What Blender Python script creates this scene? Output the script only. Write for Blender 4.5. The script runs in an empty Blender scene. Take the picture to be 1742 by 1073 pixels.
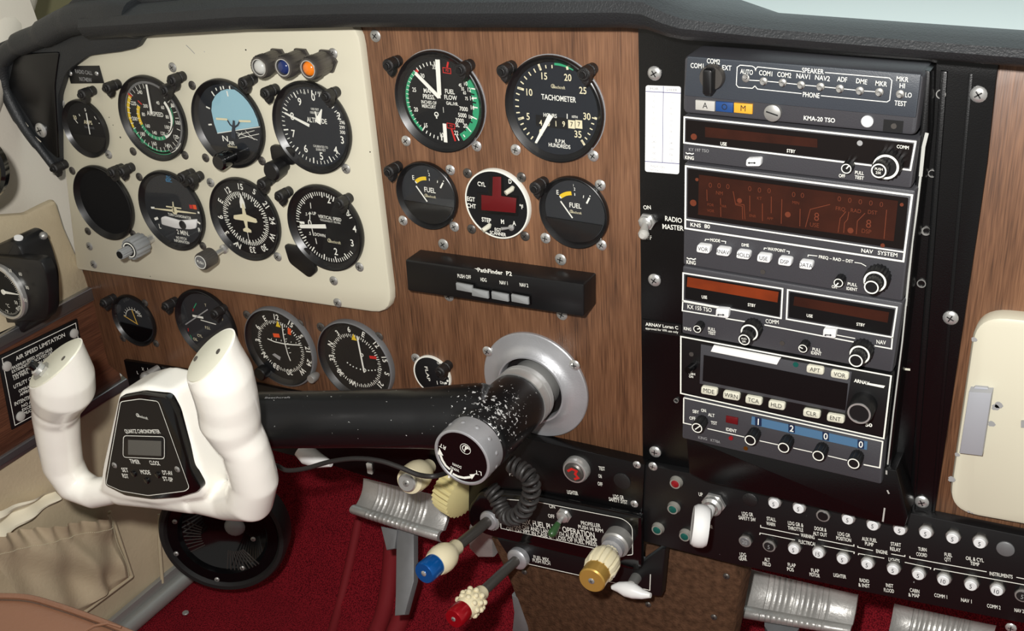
import bpy, math, random
from mathutils import Matrix, Vector
random.seed(7)
# ------------------------------------------------------------------ camera, sky, flash, exposure
FL = 1990.688
CAM = Vector((0.315096, -0.754154, 0.359474))
ROT = (Matrix.Rotation(math.radians(30.6521), 3, 'Z') @ Matrix.Rotation(math.radians(62.969), 3, 'X')
       @ Matrix.Rotation(math.radians(-3.8917), 3, 'Z'))
scn = bpy.context.scene
COL = scn.collection
cd = bpy.data.cameras.new('camera'); cam = bpy.data.objects.new('camera', cd); COL.objects.link(cam)
cam.matrix_world = Matrix.Translation(CAM) @ ROT.to_4x4()
cd.sensor_fit = 'HORIZONTAL'; cd.sensor_width = 36.0; cd.lens = FL / 1742 * 36.0; cd.clip_start = 0.01; cd.clip_end = 50
cd.shift_y = 0.0
scn.camera = cam
W = bpy.data.worlds.new('cabin_daylight'); scn.world = W; W.use_nodes = True
nt = W.node_tree; nt.nodes.clear()
wo = nt.nodes.new('ShaderNodeOutputWorld'); bg = nt.nodes.new('ShaderNodeBackground')
tc = nt.nodes.new('ShaderNodeTexCoord'); dt = nt.nodes.new('ShaderNodeVectorMath'); dt.operation = 'DOT_PRODUCT'
dt.inputs[1].default_value = (0.1, 0.95, 0.3)
cr = nt.nodes.new('ShaderNodeValToRGB')
cr.color_ramp.elements[0].position = 0.35; cr.color_ramp.elements[0].color = (0.30, 0.29, 0.27, 1)
cr.color_ramp.elements[1].position = 0.75; cr.color_ramp.elements[1].color = (1.3, 1.5, 1.5, 1)
nt.links.new(tc.outputs['Generated'], dt.inputs[0]); nt.links.new(dt.outputs['Value'], cr.inputs[0])
nt.links.new(cr.outputs[0], bg.inputs[0]); bg.inputs[1].default_value = 0.9
nt.links.new(bg.outputs[0], wo.inputs[0])
ld = bpy.data.lights.new('camera_flash', 'AREA'); ld.shape = 'DISK'; ld.size = 0.03; ld.energy = 11.3; ld.color = (1, 0.98, 0.95)
fo = bpy.data.objects.new('camera_flash', ld); COL.objects.link(fo)
fo.matrix_world = Matrix.Translation(CAM + ROT @ Vector((-0.055, 0.060, 0.0))) @ ROT.to_4x4()
scn.view_settings.view_transform = 'Standard'; scn.view_settings.look = 'None'
scn.cycles.caustics_reflective = False; scn.cycles.caustics_refractive = False
scn.view_settings.exposure = 0.0; scn.view_settings.gamma = 1.0; scn.view_settings.use_curve_mapping = False

# ------------------------------------------------------------------ pixels to points
def ray(px, py): return ROT @ Vector(((px - 871) / FL, (536.5 - py) / FL, -1))
def P(px, py, d=0.0):
    v = ray(px, py); return CAM + v * ((-d - CAM.y) / v.y)
def PX(px, py, X):
    v = ray(px, py); return CAM + v * ((X - CAM.x) / v.x)
def PZ(px, py, Z):
    v = ray(px, py); return CAM + v * ((Z - CAM.z) / v.z)
def PD(px, py, dep): return CAM + ray(px, py) * dep
def crop(ox, oy, s): return lambda x, y: (ox + x / s, oy + y / s)
C1 = crop(0, 0, 3.832); C2 = crop(400, 0, 3.832); C3 = crop(0, 260, 3.832); C4 = crop(400, 260, 3.832)
C5 = crop(620, 40, 3.629); C6 = crop(620, 260, 3.577); LA = crop(0, 480, 3.354); LB = crop(0, 780, 3.484)
LC = crop(400, 480, 3.578); LD = crop(440, 740, 3.222); LE = crop(680, 540, 3.833); LF = crop(780, 780, 3.663)
R1 = crop(1080, 60, 3.35); R2 = crop(1080, 270, 3.35); R3 = crop(1080, 440, 3.629); R4 = crop(1080, 580, 3.629)
R5 = crop(1200, 800, 3.214); R6 = crop(1480, 0, 2.683); R7 = crop(1540, 400, 2.146)
ZL = crop(0, 320, 2.4385); ZP = crop(440, 740, 4.148); ZG = crop(1080, 740, 4.472)
PANEL = Matrix(((1, 0, 0), (0, 0, -1), (0, 1, 0)))
def basis(n, up=Vector((0, 0, 1))):
    w = Vector(n).normalized(); u = Vector(up).cross(w).normalized(); v = w.cross(u)
    return Matrix((u, v, w)).transposed()

# ------------------------------------------------------------------ materials
MATS = {}
def srgb(c):
    return tuple(((x / 255) / 12.92 if x / 255 <= 0.04045 else ((x / 255 + 0.055) / 1.055) ** 2.4) for x in c) + (1,)
def mat(name, c, rough=0.5, metal=0.0, spec=0.5, bump=0.0, bscale=300, var=0.0, vscale=20, coat=0.0, emit=0.0, trans=0.0):
    m = bpy.data.materials.new(name); m.use_nodes = True; n = m.node_tree; b = n.nodes['Principled BSDF']
    b.inputs['Base Color'].default_value = srgb(c); b.inputs['Roughness'].default_value = rough
    b.inputs['Metallic'].default_value = metal; b.inputs['Specular IOR Level'].default_value = spec
    b.inputs['Coat Weight'].default_value = coat; b.inputs['Transmission Weight'].default_value = trans
    if emit: b.inputs['Emission Color'].default_value = srgb(c); b.inputs['Emission Strength'].default_value = emit
    t = n.nodes.new('ShaderNodeTexCoord')
    if bump:
        no = n.nodes.new('ShaderNodeTexNoise'); no.inputs['Scale'].default_value = bscale; no.inputs['Detail'].default_value = 3
        bu = n.nodes.new('ShaderNodeBump'); bu.inputs['Strength'].default_value = bump; bu.inputs['Distance'].default_value = 0.001
        n.links.new(t.outputs['Object'], no.inputs['Vector']); n.links.new(no.outputs['Fac'], bu.inputs['Height'])
        n.links.new(bu.outputs['Normal'], b.inputs['Normal'])
    if var:
        no = n.nodes.new('ShaderNodeTexNoise'); no.inputs['Scale'].default_value = vscale; no.inputs['Detail'].default_value = 5
        r = n.nodes.new('ShaderNodeValToRGB'); a = srgb(c)
        r.color_ramp.elements[0].position = 0.3; r.color_ramp.elements[1].position = 0.7
        r.color_ramp.elements[0].color = tuple(x * (1 - var) for x in a[:3]) + (1,)
        r.color_ramp.elements[1].color = tuple(min(1, x * (1 + var)) for x in a[:3]) + (1,)
        n.links.new(t.outputs['Object'], no.inputs['Vector']); n.links.new(no.outputs['Fac'], r.inputs[0])
        n.links.new(r.outputs[0], b.inputs['Base Color'])
    MATS[name] = m; return m
def wood(name, direction='Z', dark=(54, 35, 24), light=(134, 96, 69), mid=(101, 69, 48)):
    m = bpy.data.materials.new(name); m.use_nodes = True; n = m.node_tree; b = n.nodes['Principled BSDF']; L = n.links.new
    t = n.nodes.new('ShaderNodeTexCoord'); mp = n.nodes.new('ShaderNodeMapping')
    s = {'Z': (1, 0.09, 1), 'Y': (0.09, 1, 1)}[direction]; mp.inputs['Scale'].default_value = s
    L(t.outputs['Object'], mp.inputs['Vector'])
    wv = n.nodes.new('ShaderNodeTexNoise'); wv.inputs['Scale'].default_value = 85; wv.inputs['Detail'].default_value = 3; wv.inputs['Distortion'].default_value = 0.35
    n1 = n.nodes.new('ShaderNodeTexNoise'); n1.inputs['Scale'].default_value = 900; n1.inputs['Detail'].default_value = 2
    mp2 = n.nodes.new('ShaderNodeMapping'); s2 = {'Z': (1, 0.035, 1), 'Y': (0.035, 1, 1)}[direction]; mp2.inputs['Scale'].default_value = s2
    L(t.outputs['Object'], mp2.inputs['Vector']); L(mp2.outputs[0], n1.inputs['Vector']); L(mp.outputs[0], wv.inputs['Vector'])
    n2 = n.nodes.new('ShaderNodeTexNoise'); n2.inputs['Scale'].default_value = 22; n2.inputs['Detail'].default_value = 3; L(mp.outputs[0], n2.inputs['Vector'])
    a1 = n.nodes.new('ShaderNodeMath'); a1.operation = 'MULTIPLY_ADD'; a1.inputs[1].default_value = 0.22; L(wv.outputs['Fac'], a1.inputs[0])
    a0 = n.nodes.new('ShaderNodeMath'); a0.operation = 'MULTIPLY'; a0.inputs[1].default_value = 0.42; L(n1.outputs['Fac'], a0.inputs[0]); L(a0.outputs[0], a1.inputs[2])
    a2 = n.nodes.new('ShaderNodeMath'); a2.operation = 'MULTIPLY_ADD'; a2.inputs[1].default_value = 0.38; L(n2.outputs['Fac'], a2.inputs[0]); L(a1.outputs[0], a2.inputs[2])
    r = n.nodes.new('ShaderNodeValToRGB'); e = r.color_ramp.elements; e[0].position = 0.34; e[0].color = srgb(dark); e[1].position = 0.66; e[1].color = srgb(light)
    x = e.new(0.48); x.color = srgb(mid); L(a2.outputs[0], r.inputs[0]); L(r.outputs[0], b.inputs['Base Color'])
    b.inputs['Roughness'].default_value = 0.42
    bu = n.nodes.new('ShaderNodeBump'); bu.inputs['Strength'].default_value = 0.25; bu.inputs['Distance'].default_value = 0.0005
    L(n1.outputs['Fac'], bu.inputs['Height']); L(bu.outputs[0], b.inputs['Normal']); MATS[name] = m
def chips(name, base, chip, scale, lo, rough, centre=None, rad=0.05, lo2=0.5, metalchip=1.0, box=None):
    """paint with specks worn off; denser near the rubbed place"""
    m = bpy.data.materials.new(name); m.use_nodes = True; n = m.node_tree; b = n.nodes['Principled BSDF']; L = n.links.new
    t = n.nodes.new('ShaderNodeTexCoord'); no = n.nodes.new('ShaderNodeTexNoise'); no.inputs['Scale'].default_value = scale; no.inputs['Detail'].default_value = 4
    no.inputs['Roughness'].default_value = 0.65
    L(t.outputs['Object'], no.inputs['Vector']); src = no.outputs['Fac']
    if centre:
        d = n.nodes.new('ShaderNodeVectorMath'); d.operation = 'DISTANCE'; d.inputs[1].default_value = centre; L(t.outputs['Object'], d.inputs[0])
        mr = n.nodes.new('ShaderNodeMapRange'); mr.inputs['From Min'].default_value = 0; mr.inputs['From Max'].default_value = rad
        mr.inputs['To Min'].default_value = lo - lo2; mr.inputs['To Max'].default_value = 0; L(d.outputs['Value'], mr.inputs['Value'])
        ad = n.nodes.new('ShaderNodeMath'); ad.operation = 'ADD'; L(src, ad.inputs[0]); L(mr.outputs[0], ad.inputs[1]); src = ad.outputs[0]
    gt = n.nodes.new('ShaderNodeMath'); gt.operation = 'GREATER_THAN'; gt.inputs[1].default_value = lo; L(src, gt.inputs[0])
    mx = n.nodes.new('ShaderNodeMix'); mx.data_type = 'RGBA'; mx.inputs[6].default_value = srgb(base); mx.inputs[7].default_value = srgb(chip)
    L(gt.outputs[0], mx.inputs[0]); L(mx.outputs[2], b.inputs['Base Color'])
    b.inputs['Roughness'].default_value = rough; MATS[name] = m
wood('walnut', 'Z'); wood('walnut_side', 'Y', (58, 34, 24), (118, 76, 54), (88, 55, 40))
wood('walnut_low', 'Z', (54, 32, 23), (122, 82, 60), (92, 60, 44))
mat('cream', (208, 203, 182), 0.38, bump=0.15, bscale=900, var=0.03, vscale=12)
chips('cream_worn', (208, 203, 182), (140, 142, 150), 42, 0.735, 0.4)
mat('ivory', (246, 243, 234), 0.22, coat=0.4)
mat('knob_ivory', (226, 216, 182), 0.3, coat=0.3)
mat('black', (16, 16, 17), 0.42); mat('black_gloss', (9, 9, 10), 0.12, coat=0.3); mat('black_matte', (14, 14, 15), 0.8, spec=0.2)
mat('black_plate', (8, 8, 9), 0.28, bump=0.1, bscale=1200); mat('dial', (15, 16, 18), 0.6, spec=0.3); mat('dial_grey', (40, 42, 45), 0.6, spec=0.3); mat('dial_blue', (29, 33, 39), 0.6, spec=0.3)
mat('bezel', (20, 20, 21), 0.33); mat('rubber', (26, 25, 25), 0.5, bump=0.3, bscale=900); mat('post', (30, 29, 29), 0.42, bump=0.5, bscale=1500, var=0.3, vscale=300)
mat('ink', (235, 235, 225), 0.6); mat('ink_cream', (222, 214, 180), 0.6); mat('ink_grey', (150, 150, 150), 0.6); mat('ink_dim', (90, 92, 94), 0.6); mat('ink_black', (20, 20, 22), 0.6); mat('navy', (20, 32, 62), 0.5)
mat('red', (190, 34, 30), 0.5); mat('red_dark', (120, 20, 22), 0.5); mat('orange', (225, 80, 30), 0.5); mat('yellow', (225, 190, 40), 0.5); mat('green', (44, 150, 105), 0.5)
mat('sky_dial', (146, 190, 205), 0.6); mat('ground_dial', (34, 42, 54), 0.6); mat('label_blue', (70, 150, 200), 0.6)
mat('amber_needle', (205, 165, 75), 0.5)
mat('radio_grey', (62, 62, 66), 0.5, bump=0.15, bscale=1500); mat('audio_grey', (58, 63, 70), 0.45, bump=0.15, bscale=1500)
mat('display', (12, 5, 4), 0.3); mat('display_lit', (48, 18, 7), 0.3, var=0.25, vscale=60); mat('display_bright', (112, 42, 12), 0.3, var=0.2, vscale=60)
mat('display_ink', (98, 42, 18), 0.5); mat('display_red', (96, 10, 16), 0.35, bump=0.3, bscale=2500); mat('display_dark', (6, 6, 7), 0.3)
mat('lcd', (88, 88, 84), 0.3, bump=0.1); mat('button_white', (225, 226, 226), 0.35); mat('button_cream', (212, 210, 192), 0.4); mat('button_grey', (140, 142, 142), 0.35)
mat('xpdr_blue', (72, 108, 140), 0.5); mat('lens_clear', (190, 190, 185), 0.2); mat('lens_blue', (22, 40, 92), 0.15, coat=0.6); mat('lens_amber', (226, 120, 20), 0.15, coat=0.6)
mat('lamp_blue', (30, 66, 120), 0.4); mat('lamp_amber', (222, 160, 50), 0.4); mat('lamp_grey', (178, 176, 170), 0.4)
mat('steel', (205, 205, 202), 0.3, 0.7); mat('dull_steel', (165, 164, 160), 0.45, 0.6); mat('alu', (186, 187, 190), 0.42, 0.6, bump=0.12, bscale=600, var=0.08, vscale=40); mat('dark_metal', (92, 88, 84), 0.4, 0.6)
mat('cast_alu', (176, 174, 170), 0.4, 0.5, bump=0.3, bscale=350, var=0.2, vscale=30); mat('latch_alu', (172, 174, 180), 0.5, 0.3)
mat('anod_blue', (14, 92, 170), 0.25, 0.45, coat=0.3); mat('anod_red', (170, 18, 30), 0.25, 0.45, coat=0.3); mat('anod_gold', (196, 156, 78), 0.32, 0.5)
mat('green_tip', (50, 84, 48), 0.3, coat=0.3); mat('led_green', (14, 80, 72), 0.3); mat('led_red', (132, 22, 28), 0.3); mat('gold_screw', (190, 150, 60), 0.35, 1)
mat('shield', (34, 36, 38), 0.5, bump=0.45, bscale=700, var=0.1, vscale=9); mat('leather_tan', (186, 170, 142), 0.55, bump=0.4, bscale=260, var=0.14, vscale=11)
mat('leather_light', (184, 170, 142), 0.6, bump=0.3, bscale=260, var=0.06, vscale=14); mat('lining', (205, 198, 184), 0.7, bump=0.1, var=0.05, vscale=8)
mat('thread', (205, 196, 168), 0.8); mat('cloth_white', (232, 224, 200), 0.7); mat('seat_brown', (108, 74, 54), 0.5, bump=0.3, bscale=300, var=0.05, vscale=15); mat('carpet_bind', (112, 24, 30), 0.75, spec=0.2, bump=0.2, bscale=500)
mat('olive', (118, 116, 84), 0.8); mat('olive_glass', (96, 88, 48), 0.2); mat('teal', (232, 243, 242), 0.8); mat('grey_metal', (116, 117, 118), 0.5, 0.3, var=0.1, vscale=50); mat('strip_alu', (176, 178, 180), 0.3, 0.9)
mat('card', (238, 238, 236), 0.7); mat('pale_line', (176, 178, 180), 0.7); mat('blue_line', (60, 60, 120), 0.7); mat('wheel_cream', (206, 194, 140), 0.45); mat('white_plastic', (228, 228, 226), 0.3, coat=0.3)
mat('screen_rough', (12, 12, 13), 0.7); mat('cord', (44, 42, 41), 0.5, bump=0.2, bscale=800); mat('console_felt', (78, 55, 40), 0.9, spec=0.1, bump=0.9, bscale=500, var=0.4, vscale=160)
mat('raw_edge', (205, 206, 200), 0.45, 0.4); mat('silver_sticker', (150, 148, 140), 0.4, 0.3)
chips('arm_paint', (17, 17, 18), (200, 200, 198), 300, 0.712, 0.3, centre=(0.010, 0.023, 0.085), rad=0.05, lo2=0.545)
chips('plate_paint', (16, 16, 17), (170, 170, 168), 260, 0.76, 0.4)
def carpet():
    m = bpy.data.materials.new('carpet'); m.use_nodes = True; n = m.node_tree; b = n.nodes['Principled BSDF']; L = n.links.new
    t = n.nodes.new('ShaderNodeTexCoord'); v = n.nodes.new('ShaderNodeTexVoronoi'); v.inputs['Scale'].default_value = 640; L(t.outputs['Object'], v.inputs['Vector'])
    r = n.nodes.new('ShaderNodeValToRGB'); r.color_ramp.elements[0].color = srgb((172, 36, 48)); r.color_ramp.elements[1].color = srgb((92, 12, 22)); r.color_ramp.elements[1].position = 0.75
    n2 = n.nodes.new('ShaderNodeTexNoise'); n2.inputs['Scale'].default_value = 25; L(t.outputs['Object'], n2.inputs['Vector'])
    mx = n.nodes.new('ShaderNodeMix'); mx.data_type = 'RGBA'; mx.blend_type = 'MULTIPLY'; mx.inputs[0].default_value = 0.3; L(v.outputs['Distance'], r.inputs[0]); L(r.outputs[0], mx.inputs[6]); L(n2.outputs['Fac'], mx.inputs[7])
    L(mx.outputs[2], b.inputs['Base Color']); b.inputs['Roughness'].default_value = 0.95; b.inputs['Specular IOR Level'].default_value = 0.1
    bu = n.nodes.new('ShaderNodeBump'); bu.invert = True; bu.inputs['Strength'].default_value = 0.8; bu.inputs['Distance'].default_value = 0.002; L(v.outputs['Distance'], bu.inputs['Height']); L(bu.outputs[0], b.inputs['Normal']); MATS['carpet'] = m
carpet()
def glass(name='glass', tint=(1, 1, 1, 1)):
    m = bpy.data.materials.new(name); m.use_nodes = True; n = m.node_tree; n.nodes.clear(); L = n.links.new
    o = n.nodes.new('ShaderNodeOutputMaterial'); a = n.nodes.new('ShaderNodeBsdfTransparent'); a.inputs[0].default_value = tint; g = n.nodes.new('ShaderNodeBsdfGlossy'); g.inputs['Roughness'].default_value = 0.03
    f = n.nodes.new('ShaderNodeLayerWeight'); f.inputs[0].default_value = 0.5
    pw = n.nodes.new('ShaderNodeMath'); pw.operation = 'POWER'; pw.inputs[1].default_value = 5.0; L(f.outputs['Facing'], pw.inputs[0])
    ma = n.nodes.new('ShaderNodeMath'); ma.operation = 'MULTIPLY_ADD'; ma.inputs[1].default_value = 0.9; ma.inputs[2].default_value = 0.02; L(pw.outputs[0], ma.inputs[0])
    mx = n.nodes.new('ShaderNodeMixShader'); L(ma.outputs[0], mx.inputs[0]); L(a.outputs[0], mx.inputs[1]); L(g.outputs[0], mx.inputs[2]); L(mx.outputs[0], o.inputs[0]); MATS[name] = m
glass(); glass('windshield', (0.95, 0.99, 0.99, 1))

# ------------------------------------------------------------------ mesh builder
TXT = {}
def glyphs(s, bold):
    k = (s, bold)
    if k not in TXT:
        c = bpy.data.curves.new('t', 'FONT'); c.body = s; c.size = 1; c.resolution_u = 3; c.offset = bold; c.align_x = 'LEFT'
        o = bpy.data.objects.new('t', c); me = o.to_mesh()
        V = [tuple(v.co[:2]) for v in me.vertices]; Fs = [tuple(p.vertices) for p in me.polygons]; o.to_mesh_clear()
        bpy.data.objects.remove(o); bpy.data.curves.remove(c)
        xs = [v[0] for v in V] or [0]; TXT[k] = (V, Fs, min(xs), max(xs))
    return TXT[k]
CAP = 0.69
class MB:
    def __init__(s, m='black'): s.V = []; s.F = []; s.I = []; s.M = []; s.mat(m); s.flat = set()
    def mat(s, m):
        if m not in s.M: s.M.append(m)
        s.c = s.M.index(m); return s
    def add(s, V, Fs, M=None):
        b = len(s.V); s.V += [tuple(M @ Vector(v)) if M else tuple(v) for v in V]
        s.F += [tuple(b + i for i in f) for f in Fs]; s.I += [s.c] * len(Fs); return s
    def loft(s, rings, cap0=True, cap1=True, M=None):
        V = [p for r in rings for p in r]; n = len(rings[0]); Fs = []
        for k in range(len(rings) - 1):
            for i in range(n):
                j = (i + 1) % n; Fs.append((k * n + i, k * n + j, (k + 1) * n + j, (k + 1) * n + i))
        if cap0: Fs.append(tuple(range(n))[::-1])
        if cap1: Fs.append(tuple((len(rings) - 1) * n + i for i in range(n)))
        return s.add(V, Fs, M)
    def prism(s, pts, w0, w1, b=0.0, back=True, M=None):
        pts = ccw(pts); r = [[(x, y, w0) for x, y in pts]]
        if b:
            r.append([(x, y, w1 - b) for x, y in pts]); q = offs(pts, b * 0.35); r.append([(x, y, w1 - b * 0.3) for x, y in q])
            q = offs(pts, b); r.append([(x, y, w1) for x, y in q])
        else: r.append([(x, y, w1) for x, y in pts])
        return s.loft(r, back, True, M)
    def rbox(s, u0, v0, u1, v1, w0, w1, r=0.0, b=0.0, M=None):
        p = [(u0, v0), (u1, v0), (u1, v1), (u0, v1)]
        return s.prism(rnd(p, r) if r else p, w0, w1, b, True, M)
    def lathe(s, prof, c=(0, 0), n=48, M=None, cap0=False, cap1=True, flute=None):
        R = []
        for r, w in prof:
            R.append([(c[0] + (r * (flute[1] if (flute and k % flute[0] == 0) else 1)) * math.cos(2 * math.pi * k / n), c[1] + (r * (flute[1] if (flute and k % flute[0] == 0) else 1)) * math.sin(2 * math.pi * k / n), w) for k in range(n)])
        return s.loft(R, cap0, cap1, M)
    def disc(s, c, r, w0, w1, n=32, b=0.0, M=None):
        return s.lathe([(r, w0), (r, w1 - b), (r - b, w1)] if b else [(r, w0), (r, w1)], c, n, M, True)
    def ring(s, c, r0, r1, w0, w1, n=48, M=None):
        R = [[(c[0] + r * math.cos(2 * math.pi * k / n), c[1] + r * math.sin(2 * math.pi * k / n), w) for k in range(n)] for r, w in ((r1, w0), (r1, w1), (r0, w1), (r0, w0))]
        R.append(R[0]); return s.loft(R, False, False, M)
    def arc(s, c, r0, r1, a0, a1, w, n=24, r0b=None, r1b=None):
        V = []; r0b = r0 if r0b is None else r0b; r1b = r1 if r1b is None else r1b
        for k in range(n + 1):
            t = k / n; a = a0 + (a1 - a0) * t
            for r in (r0 + (r0b - r0) * t, r1 + (r1b - r1) * t): V.append((c[0] + r * math.cos(a), c[1] + r * math.sin(a), w))
        F = [(2 * k, 2 * k + 1, 2 * k + 3, 2 * k + 2) if a1 > a0 else (2 * k, 2 * k + 2, 2 * k + 3, 2 * k + 1) for k in range(n)]
        F = [f[::-1] if a1 < a0 else f for f in F]
        return s.add(V, [(f[0], f[1], f[2], f[3]) for f in F])
    def line(s, a, b, wd, w, th=0.0, wd2=None):
        a = Vector(a[:2]); b = Vector(b[:2]); d = b - a
        if d.length < 1e-9: return s
        n = Vector((-d.y, d.x)).normalized(); wd2 = wd if wd2 is None else wd2
        p = [a - n * wd / 2, b - n * wd2 / 2, b + n * wd2 / 2, a + n * wd / 2]
        if th: return s.prism([tuple(q) for q in p], w, w + th)
        return s.add([(q.x, q.y, w) for q in p], [(0, 1, 2, 3)])
    def pline(s, pts, wd, w, closed=False):
        P_ = [Vector(p[:2]) for p in pts]; n = len(P_); L_ = []; 
        for i in range(n):
            a = P_[i - 1] if (i or closed) else None; b = P_[(i + 1) % n] if (i < n - 1 or closed) else None; p = P_[i]
            d1 = (p - a).normalized() if a is not None else (b - p).normalized(); d2 = (b - p).normalized() if b is not None else d1
            t = (d1 + d2); t = t.normalized() if t.length > 1e-6 else d1; nn = Vector((-t.y, t.x)); k = 1 / max(0.4, nn.dot(Vector((-d1.y, d1.x))))
            L_.append((p - nn * wd / 2 * k, p + nn * wd / 2 * k))
        V = [(q.x, q.y, w) for ab in L_ for q in ab]; m = n if closed else n - 1
        return s.add(V, [(2 * i, 2 * ((i + 1) % n), 2 * ((i + 1) % n) + 1, 2 * i + 1) for i in range(m)])
    def poly(s, pts, w): return s.add([(x, y, w) for x, y in ccw(pts)], [tuple(range(len(pts)))])
    def tube(s, path, rad, n=16, M=None, cap=True, flat=None):
        path = [Vector(p) for p in path]; R = []; N = len(path)
        rad = rad if isinstance(rad, (list, tuple)) else [rad] * N
        t0 = (path[1] - path[0]).normalized(); ref = Vector((0, 0, 1)) if abs(t0.z) < 0.9 else Vector((1, 0, 0)); u = t0.cross(ref).normalized()
        for i in range(N):
            a = path[max(0, i - 1)]; b = path[min(N - 1, i + 1)]; t = (b - a).normalized(); u = (u - t * u.dot(t)).normalized(); v = t.cross(u)
            R.append([tuple(path[i] + (u * math.cos(2 * math.pi * k / n) + v * math.sin(2 * math.pi * k / n)) * rad[i]) for k in range(n)])
        return s.loft(R, cap, cap, M)
    def ball(s, c, r, n=16, sc=(1, 1, 1), M=None):
        R = []
        for i in range(1, n // 2):
            a = math.pi * i / (n // 2); R.append([(c[0] + r * sc[0] * math.sin(a) * math.cos(2 * math.pi * k / n), c[1] + r * sc[1] * math.sin(a) * math.sin(2 * math.pi * k / n), c[2] - r * sc[2] * math.cos(a)) for k in range(n)])
        return s.loft(R, True, True, M)
    def text(s, st, a, b, h, w, bold=0.008):
        """letters from baseline point a to baseline point b, capitals h high"""
        V, Fs, x0, x1 = glyphs(st, bold); a = Vector(a[:2]); b = Vector(b[:2]); d = b - a; L_ = d.length; d = d / L_; n = Vector((-d.y, d.x))
        sx = L_ / max(1e-6, x1 - x0); sy = h / CAP
        return s.add([(*(a + d * ((x - x0) * sx) + n * (y * sy)), w) for x, y in V], Fs)
    def word(s, st, c, h, w, rot=0.0, sx=0.85, bold=0.008):
        """centred upright letters"""
        V, Fs, x0, x1 = glyphs(st, bold); k = h / CAP; wd = (x1 - x0) * k * sx; d = Vector((math.cos(rot), math.sin(rot))); n = Vector((-d.y, d.x)); c = Vector(c[:2])
        return s.text(st, c - d * wd / 2 - n * h / 2, c + d * wd / 2 - n * h / 2, h, w, bold)
def ccw(p):
    a = sum(p[i][0] * p[(i + 1) % len(p)][1] - p[(i + 1) % len(p)][0] * p[i][1] for i in range(len(p)))
    return [tuple(q[:2]) for q in (p if a > 0 else p[::-1])]
def rnd(p, r, n=5):
    a = sum(p[i][0] * p[(i + 1) % len(p)][1] - p[(i + 1) % len(p)][0] * p[i][1] for i in range(len(p)))
    if a <= 0 and isinstance(r, (list, tuple)): r = list(r)[::-1]
    p = [Vector(q) for q in ccw(p)]; out = []
    for i in range(len(p)):
        rr = r[i] if isinstance(r, (list, tuple)) else r
        a, b, c = p[i - 1], p[i], p[(i + 1) % len(p)]
        rr = min(rr, (a - b).length * 0.49, (c - b).length * 0.49); u = b + (a - b).normalized() * rr; v = b + (c - b).normalized() * rr
        for k in range(n + 1):
            t = k / n; out.append(tuple(u * (1 - t) ** 2 + b * 2 * t * (1 - t) + v * t * t))
    return out
def offs(p, d):
    q = []; n = len(p)
    for i in range(n):
        a, b, c = Vector(p[i - 1]), Vector(p[i]), Vector(p[(i + 1) % n]); e1 = b - a; e2 = c - b
        e1 = e1.normalized() if e1.length > 1e-9 else e2.normalized(); e2 = e2.normalized() if e2.length > 1e-9 else e1
        t = (e1 + e2); t = t.normalized() if t.length > 1e-6 else e1
        nn = Vector((-t.y, t.x)); k = 1 / max(0.5, nn.dot(Vector((-e1.y, e1.x)))); q.append(tuple(b + nn * d * k))
    return q
def obj(name, mb, parent=None, label=None, sharp=38):
    me = bpy.data.meshes.new(name); me.from_pydata(mb.V, [], mb.F)
    for m in mb.M: me.materials.append(MATS[m])
    me.polygons.foreach_set('material_index', mb.I); me.polygons.foreach_set('use_smooth', [True] * len(mb.F)); me.update()
    me.set_sharp_from_angle(angle=math.radians(sharp))
    o = bpy.data.objects.new(name, me); COL.objects.link(o)
    if parent is not None: o.parent = parent
    if label: o['label'] = label
    return o
class T:
    """a thing: an Empty at its base, a frame with u right, v up, w out of the surface"""
    def __init__(s, name, label, cat, at=None, px=None, d=0.0, B=PANEL, group=None, kind=None):
        loc = Vector(at) if at is not None else P(px[0], px[1], d)
        s.M = Matrix.Translation(loc) @ B.to_4x4(); s.I = s.M.inverted()
        s.o = bpy.data.objects.new(name, None); s.o.empty_display_size = 0.01; COL.objects.link(s.o); s.o.matrix_world = s.M
        s.o['label'] = label
        if kind: s.o['kind'] = kind
        else: s.o['category'] = cat
        if group: s.o['group'] = group
        s.ci = s.I @ CAM; s.par = {}
    def lp(s, px, w=0.0):
        v = s.I.to_3x3() @ ray(*px); t = (w - s.ci.z) / v.z; return (s.ci.x + v.x * t, s.ci.y + v.y * t)
    def l3(s, px, w=0.0): return (*s.lp(px, w), w)
    def W(s, p): return s.I @ Vector(p)
    def lps(s, L_, w=0.0): return [s.lp(p, w) for p in L_]
    def h(s, px, hp, w=0.0):
        a = s.lp((px[0], px[1] - hp / 2), w); b = s.lp((px[0], px[1] + hp / 2), w)
        return math.hypot(a[0] - b[0], a[1] - b[1])
    def part(s, name, mb, label=None, parent=None): return obj(name, mb, parent or s.o, label)
    def tx(s, mb, st, a, b, hp, w, bold=0.008):
        mb.text(st, s.lp(a, w), s.lp(b, w), s.h(a, hp, w), w, bold); return mb
    def wd(s, mb, st, c, hp, w, rot=0.0, sx=0.85, bold=0.008):
        mb.word(st, s.lp(c, w), s.h(c, hp, w), w, rot, sx, bold); return mb
def tag(o, label, cat, group=None, kind=None):
    o['label'] = label
    if kind: o['kind'] = kind
    else: o['category'] = cat
    if group: o['group'] = group
    return o
def copy_tree(root):
    r = root.copy(); COL.objects.link(r)
    def rec(src, dst):
        for ch in src.children:
            c = ch.copy(); COL.objects.link(c); c.parent = dst; rec(ch, c)
    rec(root, r); return r
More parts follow.
